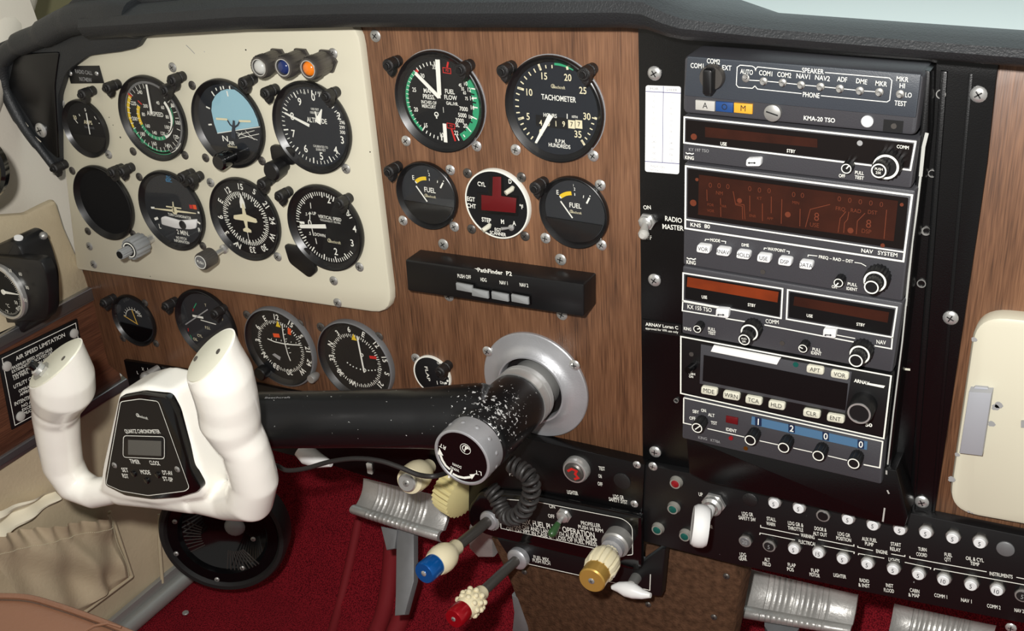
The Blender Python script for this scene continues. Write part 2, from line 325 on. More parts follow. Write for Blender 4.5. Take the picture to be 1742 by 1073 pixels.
def screw_mb(r=0.0035, h=0.0016, m='steel', c=(0, 0), w=0.0, cross=True, rot=0.4):
    b = MB(m); b.lathe([(r, 0 + w), (r, h * 0.35 + w), (r * 0.8, h * 0.8 + w), (r * 0.45, h + w)], c, 16)
    if cross:
        b.mat('rubber')
        for k in (0, 1):
            a = rot + k * math.pi / 2; d = (math.cos(a) * r * 0.5, math.sin(a) * r * 0.5)
            b.line((c[0] - d[0], c[1] - d[1]), (c[0] + d[0], c[1] + d[1]), r * 0.17, h + w + 0.0001)
    return b
_scr = {}
def screws(t, pts, r=0.0035, m='steel', w=0.0, h=0.0016, name='screw'):
    key = (r, m, h)
    for i, p in enumerate(pts):
        u, v = t.lp(p, w + h / 2)
        if key not in _scr: o = obj(name, screw_mb(r, h, m)); _scr[key] = o.data
        else: o = bpy.data.objects.new(name, _scr[key]); COL.objects.link(o)
        o.parent = t.o; o.location = (u, v, w); o.rotation_euler = (0, 0, random.uniform(0, 1.5))

# ================================================================== SETTING
def grid_mesh(m, fn, nu, nv):
    b = MB(m); V = [fn(i / nu, j / nv) for j in range(nv + 1) for i in range(nu + 1)]
    return b.add(V, [(j * (nu + 1) + i, j * (nu + 1) + i + 1, (j + 1) * (nu + 1) + i + 1, (j + 1) * (nu + 1) + i) for j in range(nv) for i in range(nu)])
def floor_fn(u, v):
    x = -0.665 + 1.35 * u; y = -0.95 + 1.42 * v
    z = -0.585 if y < 0.08 else (-0.585 + (y - 0.08) * 0.9)
    return (x, y, z)
fb = grid_mesh('carpet', floor_fn, 30, 60); V0 = len(fb.V)
o = obj('floor', fb); o['kind'] = 'structure'; o['label'] = 'red carpeted cabin floor rising to the firewall'
# left side wall, lower part tan leather with soft creases
def wall_fn(u, v):
    y = -0.80 + 1.25 * u; z = -0.60 + 0.325 * v
    x = -0.66 + 0.004 * math.sin(9 * y + 3 * z) * math.sin(14 * z + 2) + 0.003 * math.sin(31 * y - 12 * z)
    return (x, y, z)
wl = grid_mesh('leather_tan', wall_fn, 80, 30)
o = obj('wall_left', wl); o['kind'] = 'structure'; o['label'] = 'tan leather side wall below the wood strip'
lin = MB('lining'); pts = [(-0.95, -0.10), (0.03, -0.10), (0.03, 0.02), (0.05, 0.30), (-0.95, 0.55)]
def upper_fn(u, v):
    y = -0.95 + 1.0 * u; z = -0.17 + 0.69 * v
    return (-0.672 - 0.06 * v + 0.018 * math.sin(v * 5) - 0.05 * max(0, u - .7), y, z)
o = obj('wall_upper_left', grid_mesh('lining', upper_fn, 30, 20)); o['kind'] = 'structure'; o['label'] = 'pale cabin side lining beside the panel'
# aluminium floor sill
SB = Matrix(((0, 0, 1), (1, 0, 0), (0, 1, 0)))      # wall frame: u forward, v up, w into the cabin
sill = MB('dull_steel')
sill.tube([(-0.652, -0.8, -0.574), (-0.652, 0.12, -0.574)], 0.011, 12); sill.rbox(-0.8, -0.586, 0.12, -0.552, 0, 0.006, 0, 0.001, Matrix.Translation((-0.66, 0, 0)) @ SB.to_4x4())
o = obj('trim_1', sill); o['kind'] = 'structure'; o['label'] = 'aluminium sill where wall meets carpet'
# windshield, its dark frame and the left post
ws = MB('windshield')
def ws_fn(u, v): return (-0.6 + 1.5 * u, 0.10 + 0.42 * v + 0.12 * (1 - (2 * u - 1) ** 2), 0.10 + 0.45 * v)
wsm = grid_mesh('windshield', ws_fn, 20, 8)
o = obj('window_1', wsm); o['kind'] = 'structure'; o['label'] = 'clear windshield beyond the glareshield'
wf = MB('black'); wf.tube([PD(1540, -14, 1.45), PD(1600, -4, 1.42), PD(1680, 12, 1.38), PD(1742, 26, 1.35), PD(1850, 60, 1.3)], 0.0075, 12)
o = obj('trim_2', wf); o['kind'] = 'structure'; o['label'] = 'black windshield centre frame'
po = MB('olive'); po.prism([(-.6, -.3), (.30, -.3), (.30, .4), (-.6, .4)], 0, 0.02, 0, True, Matrix.Translation((-0.72, 0.32, 0.10)) @ PANEL.to_4x4())
o = obj('wall_front_left', po); o['kind'] = 'structure'; o['label'] = 'olive surface seen beyond the left post'
lp_ = MB('lining'); lp_.tube([PD(-60, 190, 1.14), PD(-20, 80, 1.16), PD(5, 20, 1.19), PD(30, -60, 1.24)], [.03, .03, .028, .028], 20)
o = obj('trim_3', lp_); o['kind'] = 'structure'; o['label'] = 'pale windshield post at the left corner'

# ================================================================== WOODEN PANEL
t = T('instrument_panel', 'walnut-grained instrument panel board carrying the engine gauges', 'instrument panel', at=(0, 0, 0))
def zat(px, py): return t.lp((px, py))
b = MB('walnut')
pb = [t.lp((150, 592)), t.lp((222, 650)), t.lp((1093, 785)), (0.34, t.lp((1600, 890))[1])] + [t.lp(p_) for p_ in ((1850, 112), (1742, 106), (1165, 60), (1130, 52), (1085, 40), (600, 38), (300, 42))] + [t.lp(p_) for p_ in ((135, 120), (112, 270), (138, 452), (152, 505))]
b.prism(pb, -0.004, 0.0, 0.0008); t.part('board', b)
screws(t, [C2(912, 235), C4(1355, 597), C6(1192, 650), C6(512, 872), C6(1200, 985), (707, 610)], 0.005, 'dull_steel')

# ================================================================== CREAM FLIGHT PANEL
FD = 0.008
t = T('flight_panel', 'cream painted flight instrument panel with worn rounded edges', 'instrument panel', px=(400, 300), d=0.0)
b = MB('cream_worn')
q = t.lps([(230, 40), (608, 34), (669, 537), (129, 459), (94, 165), (120, 60)], FD)
b.prism(rnd(q, [.01, .021, .024, .006, .03, .03]), 0.0003, FD, 0.003)
b.mat('black')
for c0, c1 in ((C2(70, 325), 1.2), (C1(785, 895), 1.5), (C1(712, 765), .8), (C1(737, 815), .8), (C3(980, 805), .8), (C2(880, 990), 1)):
    u, v = t.lp(c0, FD); b.disc((u, v), 0.0006 * c1, FD - 0.0001, FD + 0.0002, 8)
b.mat('ink_grey'); b.pline(t.lps([C1(1213, 293), C1(1240, 318), C1(1270, 350)], FD), 0.0007, FD + 0.0002)
t.part('plate', b)
screws(t, [C1(1122, 440), C2(635, 350), C4(640, 835), C4(665, 978), C3(580, 610), C3(608, 728), C1(398, 668), C3(1370, 195), C4(720, 105), C4(275, 678), C4(808, 745), C1(705, 1008)], 0.0045, 'dull_steel', FD)
screws(t, [C1(1250, 558), C1(865, 988), C1(1203, 1013), C1(1338, 1030), C2(172, 1050), C3(468, 118), C3(570, 512), C3(905, 158), C3(1320, 608), C3(865, 530)], 0.0042, 'dark_metal', FD)

# ================================================================== GAUGES
def gauge(name, label, cat, bb, R, d, style='round', group=None, dial='dial', dark=False, rim=None, gl=True, dep=.0021):
    cx, cy = (bb[0] + bb[1]) / 2, (bb[2] + bb[3]) / 2
    c4 = P(cx, cy, d + (0.004 if rim else 0.0013 + dep)); k = (c4 - CAM).length / (P(cx, cy) - CAM).length; R = R * k * 0.985
    t = T(name, label, cat, at=(c4.x, -d, c4.z), group=group); t.R = R; t.Ri = R * 0.86; t.Rg = R * .93
    b = MB('bezel')
    if rim: b.mat(rim); b.lathe([(R, 0), (R, .0042), (R * .985, .0048), (R * .955, .0048), (R * .95, .0040)], n=64, cap1=False); t.Ri = R * .95
    elif style == 'round': b.lathe([(R * .985, 0), (R, .0012), (R, .0036), (R * .990, .0048), (R * .972, .0052), (R * .955, .0046), (R * .875, .0016), (R * .865, .0012)], n=64, cap1=False)
    elif style == 'thick': b.lathe([(R * .98, 0), (R * .99, .001), (R, .0020), (R, .0040), (R * .99, .0052), (R * .968, .0056), (R * .955, .0050), (R * .865, .0016), (R * .855, .0012)], n=64, cap1=False); t.Ri = R * .85
    t.part('bezel', b)
    t.w = 0.0042 if rim else 0.0013; t.face = MB(dial); t.face.lathe([(t.Ri * 1.01, 0.0), (t.Ri * 1.01, t.w - .0001)], n=48, cap0=True)
    t.dark = dark; t.gl = gl; return t
def finish(t, needles=()):
    t.part('dial', t.face)
    for nb in needles: t.part('needle', nb)
    if t.gl: g = MB('glass'); g.lathe([(t.Rg, .0038), (t.Rg, .0042)], n=48, cap0=True); t.part('glass', g)
def A(t, px):
    u, v = t.lp(px, t.w); return math.atan2(v, u), math.hypot(u, v)
def tick(t, a, r0, r1, wd):
    t.face.line((r0 * math.cos(a), r0 * math.sin(a)), (r1 * math.cos(a), r1 * math.sin(a)), wd, t.w + .0002)
def ticks(t, a0, a1, n, r0, r1, wd, every=0, r2=None, wd2=None):
    for k in range(n + 1):
        a = a0 + (a1 - a0) * k / n; big = every and k % every == 0
        tick(t, a, r2 if big and r2 else r0, r1, wd2 if big and wd2 else wd)
def arcpx(t, m, a, b_, wd, long_=False):
    a0, r0 = A(t, a); a1, r1 = A(t, b_)
    if a1 > a0 + 1e-4 and not long_ == 'ccw': a1 -= 2 * math.pi
    if long_ == 'ccw' and a1 < a0: a1 += 2 * math.pi
    t.face.mat(m); t.face.arc((0, 0), r0 - wd / 2, r0 + wd / 2, a0, a1, t.w, 32, r1 - wd / 2, r1 + wd / 2)
def nums(t, m, L_, hp, K, sx=0.85, bold=0.012):
    t.face.mat(m)
    for st, x, y in L_: t.wd(t.face, st, K(x, y), hp, t.w + .0002, 0, sx, bold)
def needle(t, m, a, b_, wd, wd2=None, w=.0024):
    nb = MB(m); nb.line(t.lp(a, w), t.lp(b_, w), wd, w, .0005, wd2); return nb
def maker(t, c, hp, w, m='ink_cream', mbx=None):
    mb = mbx or t.face; mb.mat(m); k = t.h(c, hp, w); u, v = t.lp(c, w)
    mb.ring((u - 1.35 * k, v + .15 * k), k * .40, k * .50, w, w + .0001, 14); t.wd(mb, 'Beechcraft', (c[0] + hp * .2, c[1]), hp * .75, w, 0, .72, 0.0)

# ammeter
t = gauge('ammeter', 'small round AMPS gauge with a half-black face at the upper left', 'gauge', (105, 183.5, 168, 270), .0299, FD)
nums(t, 'ink', [('0', 555, 715)], 5, C1); nums(t, 'ink_cream', [('50', 488, 765), ('AMPS', 573, 797)], 6, C1)
nums(t, 'ink_dim', [('Beechcraft', 583, 830)], 4, C1)
t.face.mat('ink'); 
for p, q_ in ((C1(487, 775), C1(508, 803)), (C1(515, 742), C1(522, 756)), (C1(615, 758), C1(628, 778)), (C1(645, 800), C1(650, 806))): t.face.line(t.lp(p, t.w), t.lp(q_, t.w), .0008, t.w + .0002)
t.face.mat('black'); a0, r0 = A(t, C1(448, 875)); a1, _ = A(t, C1(672, 888))
if a1 < a0: a1 += 2 * math.pi
t.face.poly([(t.Ri * .99 * math.cos(a0 + (a1 - a0) * k / 20), t.Ri * .99 * math.sin(a0 + (a1 - a0) * k / 20)) for k in range(21)], t.w + .0004)
finish(t, [needle(t, 'ink', C1(563, 735), C1(588, 875), .0008)])
# airspeed
t = gauge('airspeed_indicator', 'round AIRSPEED dial with yellow and green arcs at the upper left', 'gauge', (201, 316, 128, 276), .042, FD)
t.face.mat('grey_metal'); t.face.arc((0, 0), t.Ri * .93, t.Ri * .99, 0, 2 * math.pi, t.w, 48)
W_ = .0042
arcpx(t, 'yellow', C1(848, 620), C1(868, 832), W_, 'ccw'); arcpx(t, 'green', C1(868, 832), C1(1110, 990), W_, 'ccw'); arcpx(t, 'ink', C1(1115, 990), C1(1180, 935), .002, 'ccw')
arcpx(t, 'yellow', C1(905, 690), C1(925, 812), .0036, 'ccw'); arcpx(t, 'green', C1(925, 812), C1(1078, 893), .0034, 'ccw'); arcpx(t, 'ink', C1(1075, 895), C1(1070, 665), .003, 'ccw'); arcpx(t, 'green', C1(1082, 880), C1(1110, 700), .0012, 'ccw')
t.face.mat('red'); t.face.line(t.lp(C1(835, 608), t.w), t.lp(C1(862, 628), t.w), .0018, t.w + .0003); t.face.line(t.lp(C1(900, 655), t.w), t.lp(C1(926, 680), t.w), .0014, t.w + .0003)
t.face.mat('ink'); a0, r0 = A(t, C1(935, 558)); a1, r1 = A(t, C1(1110, 990)); ticks(t, a0, a0 + 4.05, 24, t.Ri * .80, t.Ri * .92, .0006)
ticks(t, a0 + 4.3, a0 + 5.4, 6, t.Ri * .80, t.Ri * .92, .0006)
a0, r0 = A(t, C1(905, 690)); ticks(t, a0, a0 + 3.6, 16, t.Ri * .52, t.Ri * .60, .0005)
nums(t, 'ink', [('240', 910, 600), ('220', 870, 673), ('200', 878, 773), ('180', 930, 873), ('160', 1005, 935), ('140', 1092, 948), ('120', 1147, 892), ('100', 1160, 800), ('80', 1125, 687), ('0', 1085, 628)], 6, C1)
nums(t, 'ink', [('200', 948, 690), ('80', 935, 745), ('160', 963, 820), ('140', 1008, 865), ('120', 1062, 870), ('100', 1088, 828), ('80', 1090, 762), ('60', 1060, 700), ('40', 1028, 670)], 5.5, C1)
nums(t, 'ink', [('AIRSPEED', 1010, 742)], 7, C1, .8)
finish(t, [needle(t, 'ink', C1(990, 742), C1(955, 550), .0022, .0018)])
# attitude
t = gauge('attitude_indicator', 'round artificial horizon dial with pale blue sky half', 'gauge', (324, 449.6, 132, 290), .042, FD, dial='dial_blue')
f = t.face; f.mat('sky_dial')
hz = [t.lp(p, t.w) for p in (C1(1418, 868), C1(1686, 828))]; cs = t.lp(C1(1545, 745), t.w); rs = t.Ri * .80
a0 = math.atan2(hz[0][1] - cs[1], hz[0][0] - cs[0]); a1 = math.atan2(hz[1][1] - cs[1], hz[1][0] - cs[0])
def clampr(p, r): L_ = math.hypot(*p); return p if L_ < r else (p[0] * r / L_, p[1] * r / L_)
f.poly([clampr(t.lp(C1(*p), t.w), t.Ri * .985) for p in ((1418, 868), (1395, 800), (1378, 720), (1383, 665), (1405, 622), (1440, 592), (1480, 580), (1530, 576), (1560, 585), (1600, 600), (1640, 640), (1680, 700), (1705, 770), (1712, 824))], t.w + .0001)
f.mat('ink'); f.line(t.lp(C1(1418, 868), t.w), t.lp(C1(1720, 822), t.w), .0007, t.w + .0003)
for p, q_ in ((C1(1550, 880), C1(1660, 850)), (C1(1540, 862), C1(1680, 912)), (C1(1600, 850), C1(1660, 910)), (C1(1580, 860), C1(1555, 890)), (C1(1560, 900), C1(1690, 872))): f.line(t.lp(p, t.w), t.lp(q_, t.w), .0005, t.w + .0003)
for p, q_ in ((C1(1480, 592), C1(1488, 628)), (C1(1380, 595), C1(1400, 625)), (C1(1345, 695), C1(1370, 707)), (C1(1360, 812), C1(1382, 810)), (C1(1407, 572), C1(1415, 590)), (C1(1437, 563), C1(1443, 585)), (C1(1455, 560), C1(1460, 580)), (C1(1497, 560), C1(1500, 582))): f.line(t.lp(p, t.w), t.lp(q_, t.w), .0014, t.w + .0003)
nums(t, 'ink', [('N', 1468, 903)], 9, C1, 1.3); nums(t, 'ink', [('AIR', 1510, 932)], 6, C1); maker(t, C1(1515, 955), 5, t.w + .0002)
pl = MB('ink_cream'); w = .0026
for p, q_ in ((C1(1410, 773), C1(1482, 778)), (C1(1560, 788), C1(1635, 790))): pl.line(t.lp(p, w), t.lp(q_, w), .0018, w, .0004)
pl.mat('ground_dial'); pl.pline(t.lps([C1(1482, 782), C1(1500, 812), C1(1525, 832), C1(1550, 815), C1(1562, 790)], w), .0016, w)
pl.line(t.lp(C1(1525, 785), w), t.lp(C1(1522, 900), w), .002, w, .0004, .005)
t.part('aircraft_symbol', pl)
lw = MB('black'); a0, _ = A(t, C1(1345, 972)); a1, _ = A(t, C1(1686, 1003)); a1 = a1 + 2 * math.pi if a1 < a0 else a1
lw.poly([(t.Ri * math.cos(a0 + (a1 - a0) * k / 20), t.Ri * math.sin(a0 + (a1 - a0) * k / 20)) for k in range(21)], .0022); t.part('lower_mask', lw)
kn = MB('black_gloss'); u, v = t.lp(C1(1420, 1062), .022); kn.lathe([(.0055, 0), (.0055, .008), (.0075, .0085), (.0078, .020), (.0062, .022)], (u, v), 24); t.part('knob', kn)
finish(t)
# altimeter
t = gauge('altimeter', 'round ALTITUDE dial with numbers 0 to 9 at the right of the top row', 'gauge', (460, 595.7, 138, 299), .042, FD, 'thick', dial='dial_blue', dep=.0036)
f = t.face; f.mat('ink'); a0, _ = A(t, C2(500, 575))
for k in range(50):
    a_ = a0 - 2 * math.pi * k / 50
    if not (9 <= k <= 16): tick(t, a_, t.Ri * (.80 if k % 5 == 0 else .86), t.Ri * .95, .0012 if k % 5 == 0 else .0007)
nums(t, 'ink', [('0', 508, 632), ('9', 420, 662), ('8', 372, 757), ('7', 380, 870), ('6', 460, 968), ('5', 562, 1017), ('4', 655, 978), ('3', 698, 912), ('2', 676, 755)], 12, C2, .9)
nums(t, 'ink', [('ALTITUDE', 532, 785)], 8, C2, .75); nums(t, 'ink', [('1000 FEET', 520, 712), ('10000 FEET', 518, 735), ('CALIBRATED TO', 557, 956), ('20,000 FEET', 558, 976), ('100', 452, 606), ('FEET', 550, 606)], 3.8, C2, .7, 0)
nums(t, 'ink', [('298', 697, 798), ('299', 697, 830), ('300', 700, 862)], 5.5, C2, .9)
finish(t, [needle(t, 'ink', C2(485, 818), C2(325, 735), .0026, .0014), needle(t, 'ink', C2(540, 800), C2(565, 712), .0062, .001), needle(t, 'ink', C2(540, 790), C2(522, 725), .002, .001, .0031)])
tab = MB('bezel'); u, v = t.lp(C2(310, 1010), .003); tab.rbox(u - .013, v - .008, u + .013, v + .008, 0, .004, .005, .001); t.part('mounting_tab', tab)
kn = MB('black'); u, v = t.lp(C4(228, 125), .020); kn.lathe([(.006, 0), (.006, .006), (.0082, .0065), (.0086, .018), (.007, .020)], (u, v), 24); t.part('knob', kn)
# empty hole cover
t = gauge('blank_instrument', 'round all-black blank instrument at the left of the second row', 'gauge', (123.7, 228, 279.6, 411), .0405, FD, 'thick', dial='black_matte', gl=False)
finish(t)
# turn coordinator
t = gauge('turn_coordinator', 'round TURN COORDINATOR dial with white level aeroplane', 'gauge', (235, 347, 290, 428), .042, FD, dial='dial_grey')
f = t.face; f.mat('ink'); w = t.w + .0003
for p, q_, wd in ((C3(985, 357), C3(1008, 358), .002), (C3(1008, 432), C3(1030, 424), .0026), (C3(1288, 388), C3(1300, 390), .002), (C3(1286, 448), C3(1306, 462), .002)): f.line(t.lp(p, w), t.lp(q_, w), wd, w)
nums(t, 'ink', [('L', 1043, 478), ('R', 1300, 503), ('2 MIN.', 1192, 520)], 7, C3, .85); nums(t, 'ink', [('TURN COORDINATOR', 1170, 412), ('NO PITCH', 1182, 556), ('INFORMATION', 1185, 578)], 4.2, C3, .72)
nums(t, 'label_blue', [('D.C.', 1100, 160), ('ELEC.', 1100, 180)], 4.5, C3, .8)
f.mat('red'); f.line(t.lp(C3(1235, 350), w), t.lp(C3(1255, 352), w), .004, w); f.mat('orange'); f.line(t.lp(C3(1258, 352), w), t.lp(C3(1280, 354), w), .0045, w)
ap = MB('ink_cream'); w = .0024; ap.line(t.lp(C3(1010, 362), w), t.lp(C3(1140, 377), w), .0008, w, .0005, .0024); ap.line(t.lp(C3(1140, 377), w), t.lp(C3(1278, 394), w), .0024, w, .0005, .0008)
ap.line(t.lp(C3(1128, 318), w), t.lp(C3(1136, 390), w), .0008, w, .0006, .002); ap.line(t.lp(C3(1085, 348), w), t.lp(C3(1182, 361), w), .0012, w, .0006); u, v = t.lp(C3(1140, 378), w); ap.disc((u, v), .0034, w, w + .0006, 16); t.part('aircraft_symbol', ap)
inc = MB('white_plastic'); w = .0020
inc.prism(rnd(t.lps([C3(1050, 420), C3(1075, 412), C3(1170, 440), C3(1285, 432), C3(1278, 492), C3(1240, 498), C3(1150, 492), C3(1055, 465)], w), .002), .0013, .0026, .0006); inc.mat('black'); u, v = t.lp(C3(1190, 470), .0028); inc.disc((u, v), .0044, .0025, .0031, 20, .0002); t.part('inclinometer', inc)
finish(t)
# heading
t = gauge('heading_indicator', 'round compass dial with white aeroplane in the centre', 'gauge', (355, 476.5, 301, 446), .042, FD)
f = t.face; f.mat('ink'); a0, _ = A(t, C3(1572, 265)); ticks(t, a0, a0 - 2 * math.pi, 72, t.Ri * .66, t.Ri * .76, .0009, 2, t.Ri * .60, .001)
def rose(t, L_, K, hp, m='ink', rin=False):
    t.face.mat(m)
    for st, x, y in L_:
        a, r = A(t, K(x, y)); t.wd(t.face, st, K(x, y), hp, t.w + .0002, a - math.pi / 2, .9, .02)
rose(t, [('15', 1567, 220), ('12', 1485, 243), ('E', 1438, 312), ('6', 1437, 418), ('3', 1478, 522), ('N', 1556, 605), ('33', 1647, 632)], C3, 9.5)
rose(t, [('S', 125, 252), ('21', 200, 338), ('24', 242, 443), ('W', 240, 548), ('30', 190, 620)], C4, 9.5)
def plane_sym(t, mb, c, s, w):
    u, v = t.lp(c, w)
    shape = [(0, 1), (.07, .85), (.11, .5), (.13, .3), (.85, .12), (.9, -.08), (.8, -.13), (.13, -.12), (.07, -.55), (.3, -.68), (.3, -.82), (.06, -.84), (0, -.9)]
    pts = [(u + x * s, v + y * s) for x, y in shape] + [(u - x * s, v + y * s) for x, y in shape[1:-1][::-1]]; mb.prism(pts, w, w + .0006)
ap = MB('ink_cream'); plane_sym(t, ap, C3(1600, 430), .0155, .0024); t.part('aircraft_symbol', ap)
f.mat('ink'); u, v = t.lp(C3(1578, 320), t.w); f.prism([(u - .003, v - .006), (u + .003, v - .006), (u + .0028, v), (u, v + .009), (u - .0028, v)], t.w, t.w + .0003)
f.line(t.lp(C3(1612, 500), t.w), t.lp(C3(1628, 590), t.w), .0006, t.w + .0003); f.line(t.lp(C3(1495, 608), t.w), t.lp(C3(1545, 586), t.w), .0014, t.w + .0003)
for c in (C3(1498, 330), C4(132, 344)): u, v = t.lp(c, t.w); f.disc((u, v), .0009, t.w, t.w + .0003, 10)
finish(t)
# vertical speed
t = gauge('vertical_speed_indicator', 'round VERTICAL SPEED dial at the right of the second row', 'gauge', (487, 617, 314, 463.5), .042, FD, 'thick', dep=.0030)
f = t.face; f.mat('ink'); a0, _ = A(t, C4(432, 465)); ticks(t, a0, a0 - 2.75, 34, t.Ri * .86, t.Ri * .96, .0008, 5, t.Ri * .82, .0012); ticks(t, a0, a0 + 2.4, 28, t.Ri * .86, t.Ri * .96, .0008, 5, t.Ri * .80, .0012)
nums(t, 'ink', [('2', 610, 306), ('3', 733, 388), ('4', 778, 495), ('3', 762, 587), ('2', 656, 643), ('0', 487, 458)], 11, C4, .9)
nums(t, 'ink', [('.5', 463, 398), ('.5', 487, 524), ('UP', 515, 394), ('DOWN', 553, 535)], 5, C4, .85); nums(t, 'ink', [('VERTICAL SPEED', 616, 424)], 5.2, C4, .78); nums(t, 'ink', [('THOUSANDS FT. PER MIN.', 620, 447)], 3.2, C4, .72, 0)
f.mat('ink'); w = t.w + .0003
for p, q_ in ((C4(490, 325), C4(494, 362)), (C4(487, 385), C4(487, 435)), (C4(498, 480), C4(512, 540)), (C4(524, 555), C4(532, 593)), (C4(487, 385), C4(478, 400)), (C4(487, 385), C4(497, 400))): f.line(t.lp(p, w), t.lp(q_, w), .0008, w)
maker(t, C4(645, 580), 6.5, w)
f.mat('ink'); f.line(t.lp(C4(420, 453), w), t.lp(C4(452, 456), w), .0022, w)
finish(t, [needle(t, 'ink', C4(592, 478), C4(425, 478), .0038, .0034)])
tab = MB('bezel'); u, v = t.lp(C4(435, 690), .002); tab.prism(rnd([(u - .018, v + .012), (u - .015, v - .006), (u + .006, v - .018), (u + .016, v - .010), (u + .010, v + .012)], .004), 0, .0035, .001); t.part('mounting_tab', tab)
kn = MB('black'); u, v = t.lp(C3(1420, 85), .020); 

# manifold / fuel flow
t = gauge('manifold_pressure_gauge', 'round manifold pressure and fuel flow dial with green arcs', 'gauge', (669, 820.6, 88, 262), .042, 0, dep=.0034)
f = t.face
arcpx(t, 'green', C5(312, 297), C5(360, 658), .0026, 'ccw'); arcpx(t, 'green', C5(600, 705), C5(643, 352), .0066, 'ccw')
f.mat('red'); f.line(t.lp(C5(318, 285), t.w), t.lp(C5(332, 300), t.w), .0022, t.w + .0003)
a0, _ = A(t, C5(312, 297)); a1, _ = A(t, C5(360, 658)); f.mat('ink'); ticks(t, a0, a1 if a1 > a0 else a1 + 2 * math.pi, 15, t.Ri * .83, t.Ri * .90, .0005)
a2, _ = A(t, C5(430, 232)); ticks(t, a0, a2, 6, t.Ri * .83, t.Ri * .91, .0008); a3, _ = A(t, C5(478, 712)); ticks(t, a1, a3, 5, t.Ri * .83, t.Ri * .91, .0008, 5, t.Ri * .76, .0011)
for p, q_ in ((C5(660, 400), C5(690, 405)), (C5(664, 460), C5(694, 460)), (C5(672, 515), C5(700, 520)), (C5(665, 575), C5(695, 590)), (C5(635, 640), C5(660, 668)), (C5(570, 690), C5(585, 722)), (C5(612, 685), C5(622, 700))): f.line(t.lp(p, t.w), t.lp(q_, t.w), .0010, t.w + .0003)
f.mat('dial')
for p, q_ in ((C5(655, 432), C5(680, 440)), (C5(648, 480), C5(690, 490)), (C5(640, 555), C5(672, 568)), (C5(640, 597), C5(668, 612)), (C5(607, 645), C5(628, 662))): f.line(t.lp(p, t.w), t.lp(q_, t.w), .0012, t.w + .0003)
nums(t, 'ink', [('30', 358, 322), ('25', 307, 408), ('20', 318, 530), ('15', 379, 628), ('10', 478, 687), ('35', 430, 268), ('22', 567, 675), ('20', 622, 630), ('18', 655, 575), ('16', 667, 518), ('14', 663, 462), ('12', 647, 408), ('10', 625, 370), ('SL', 574, 625), ('3000', 588, 598), ('5000', 604, 566), ('7000', 612, 527)], 7, C5, .8)
nums(t, 'ink', [('45', 590, 380), ('55', 606, 403), ('65', 618, 427), ('75', 630, 463), ('GAL./HR.', 542, 494), ('INCHES OF', 398, 487), ('MERCURY', 398, 512)], 5.5, C5, .75)
nums(t, 'ink', [('FUEL', 527, 420), ('FLOW', 532, 457), ('MAN.', 398, 416), ('PRESS.', 398, 452)], 7.5, C5, .8)
f.mat('red')
for c in (C5(510, 290), C5(535, 632)):
    u, v = t.lp(c, t.w); f.pline([(u - .0035, v - .0018), (u + .0035, v - .0022), (u + .0035, v + .0018), (u - .0035, v + .0022)], .0006, t.w + .0003, True); t.wd(f, 'PSI', c, 4, t.w + .0003)
f.line(t.lp(C5(511, 270), t.w), t.lp(C5(518, 237), t.w), .0016, t.w + .0003); f.line(t.lp(C5(538, 650), t.w), t.lp(C5(563, 725), t.w), .0016, t.w + .0003)
f.mat('ink'); f.line(t.lp(C5(487, 515), t.w), t.lp(C5(490, 550), t.w), .0004, t.w + .0003); u, v = t.lp(C5(445, 560), t.w); f.ring((u, v), .0013, .002, t.w, t.w + .0003, 16); f.line((u, v - .0035), (u, v - .0005), .0012, t.w + .0003)
finish(t, [needle(t, 'ink', C5(462, 455), C5(315, 305), .0032, .0028), needle(t, 'ink', C5(462, 460), C5(448, 222), .0028, .0028, .0031), needle(t, 'ink', C5(470, 440), C5(460, 222), .0016, .0016, .0026), needle(t, 'ink', C5(495, 617), C5(503, 732), .0032, .0032)])
screws(t, [C5(255, 725), C5(690, 757)], .0045, 'steel'); rb = MB('alu'); rb.lathe([(t.R * 1.012, 0), (t.R * 1.012, .001), (t.R * .98, .0012)], n=64, cap1=False); t.part('mounting_ring', rb, 'bright metal edge')
# tachometer
t = gauge('tachometer', 'largest round dial, TACHOMETER with an hour counter reading 4019', 'gauge', (855.6, 1025.6, 96, 279), .042, 0, dial='dial_blue', dep=.0028)
f = t.face; f.mat('ink_cream')
for st, p, q_ in ((0, C5(1075, 250), C5(1090, 288)), (0, C5(945, 395), C5(985, 408)), (0, C5(950, 590), C5(985, 580)), (0, C5(1250, 265), C5(1255, 285)), (0, C5(1420, 582), C5(1436, 588)), (0, C5(1340, 718), C5(1360, 750))): f.line(t.lp(p, t.w), t.lp(q_, t.w), .0018, t.w + .0002)
A15, _ = A(t, C5(1082, 268)); A10, _ = A(t, C5(960, 400)); A5, _ = A(t, C5(965, 586)); A0, _ = A(t, C5(1062, 725)); A0 = A0 + 2 * math.pi if A0 < A5 else A0; A5 = A5 + 2 * math.pi if A5 < A10 else A5; A0 = A0 + 2 * math.pi if A0 < A5 else A0
ticks(t, A15, A10, 5, t.Ri * .86, t.Ri * .95, .0010); ticks(t, A10, A5, 5, t.Ri * .86, t.Ri * .95, .0010); ticks(t, A5, A0, 5, t.Ri * .86, t.Ri * .95, .0010); ticks(t, A15, A15 - .32, 2, t.Ri * .88, t.Ri * .95, .0009)
A30, _ = A(t, C5(1428, 586)); A35, _ = A(t, C5(1352, 738)); ticks(t, A30, A35, 5, t.Ri * .88, t.Ri * .95, .0009)
arcpx(t, 'green', C5(1172, 250), C5(1290, 285), .0018)
nums(t, 'ink_cream', [('15', 1110, 324), ('20', 1255, 333), ('25', 1348, 413), ('10', 1018, 424), ('5', 1010, 573), ('30', 1373, 573), ('35', 1318, 683), ('0', 1090, 672)], 11.5, C5, .85)
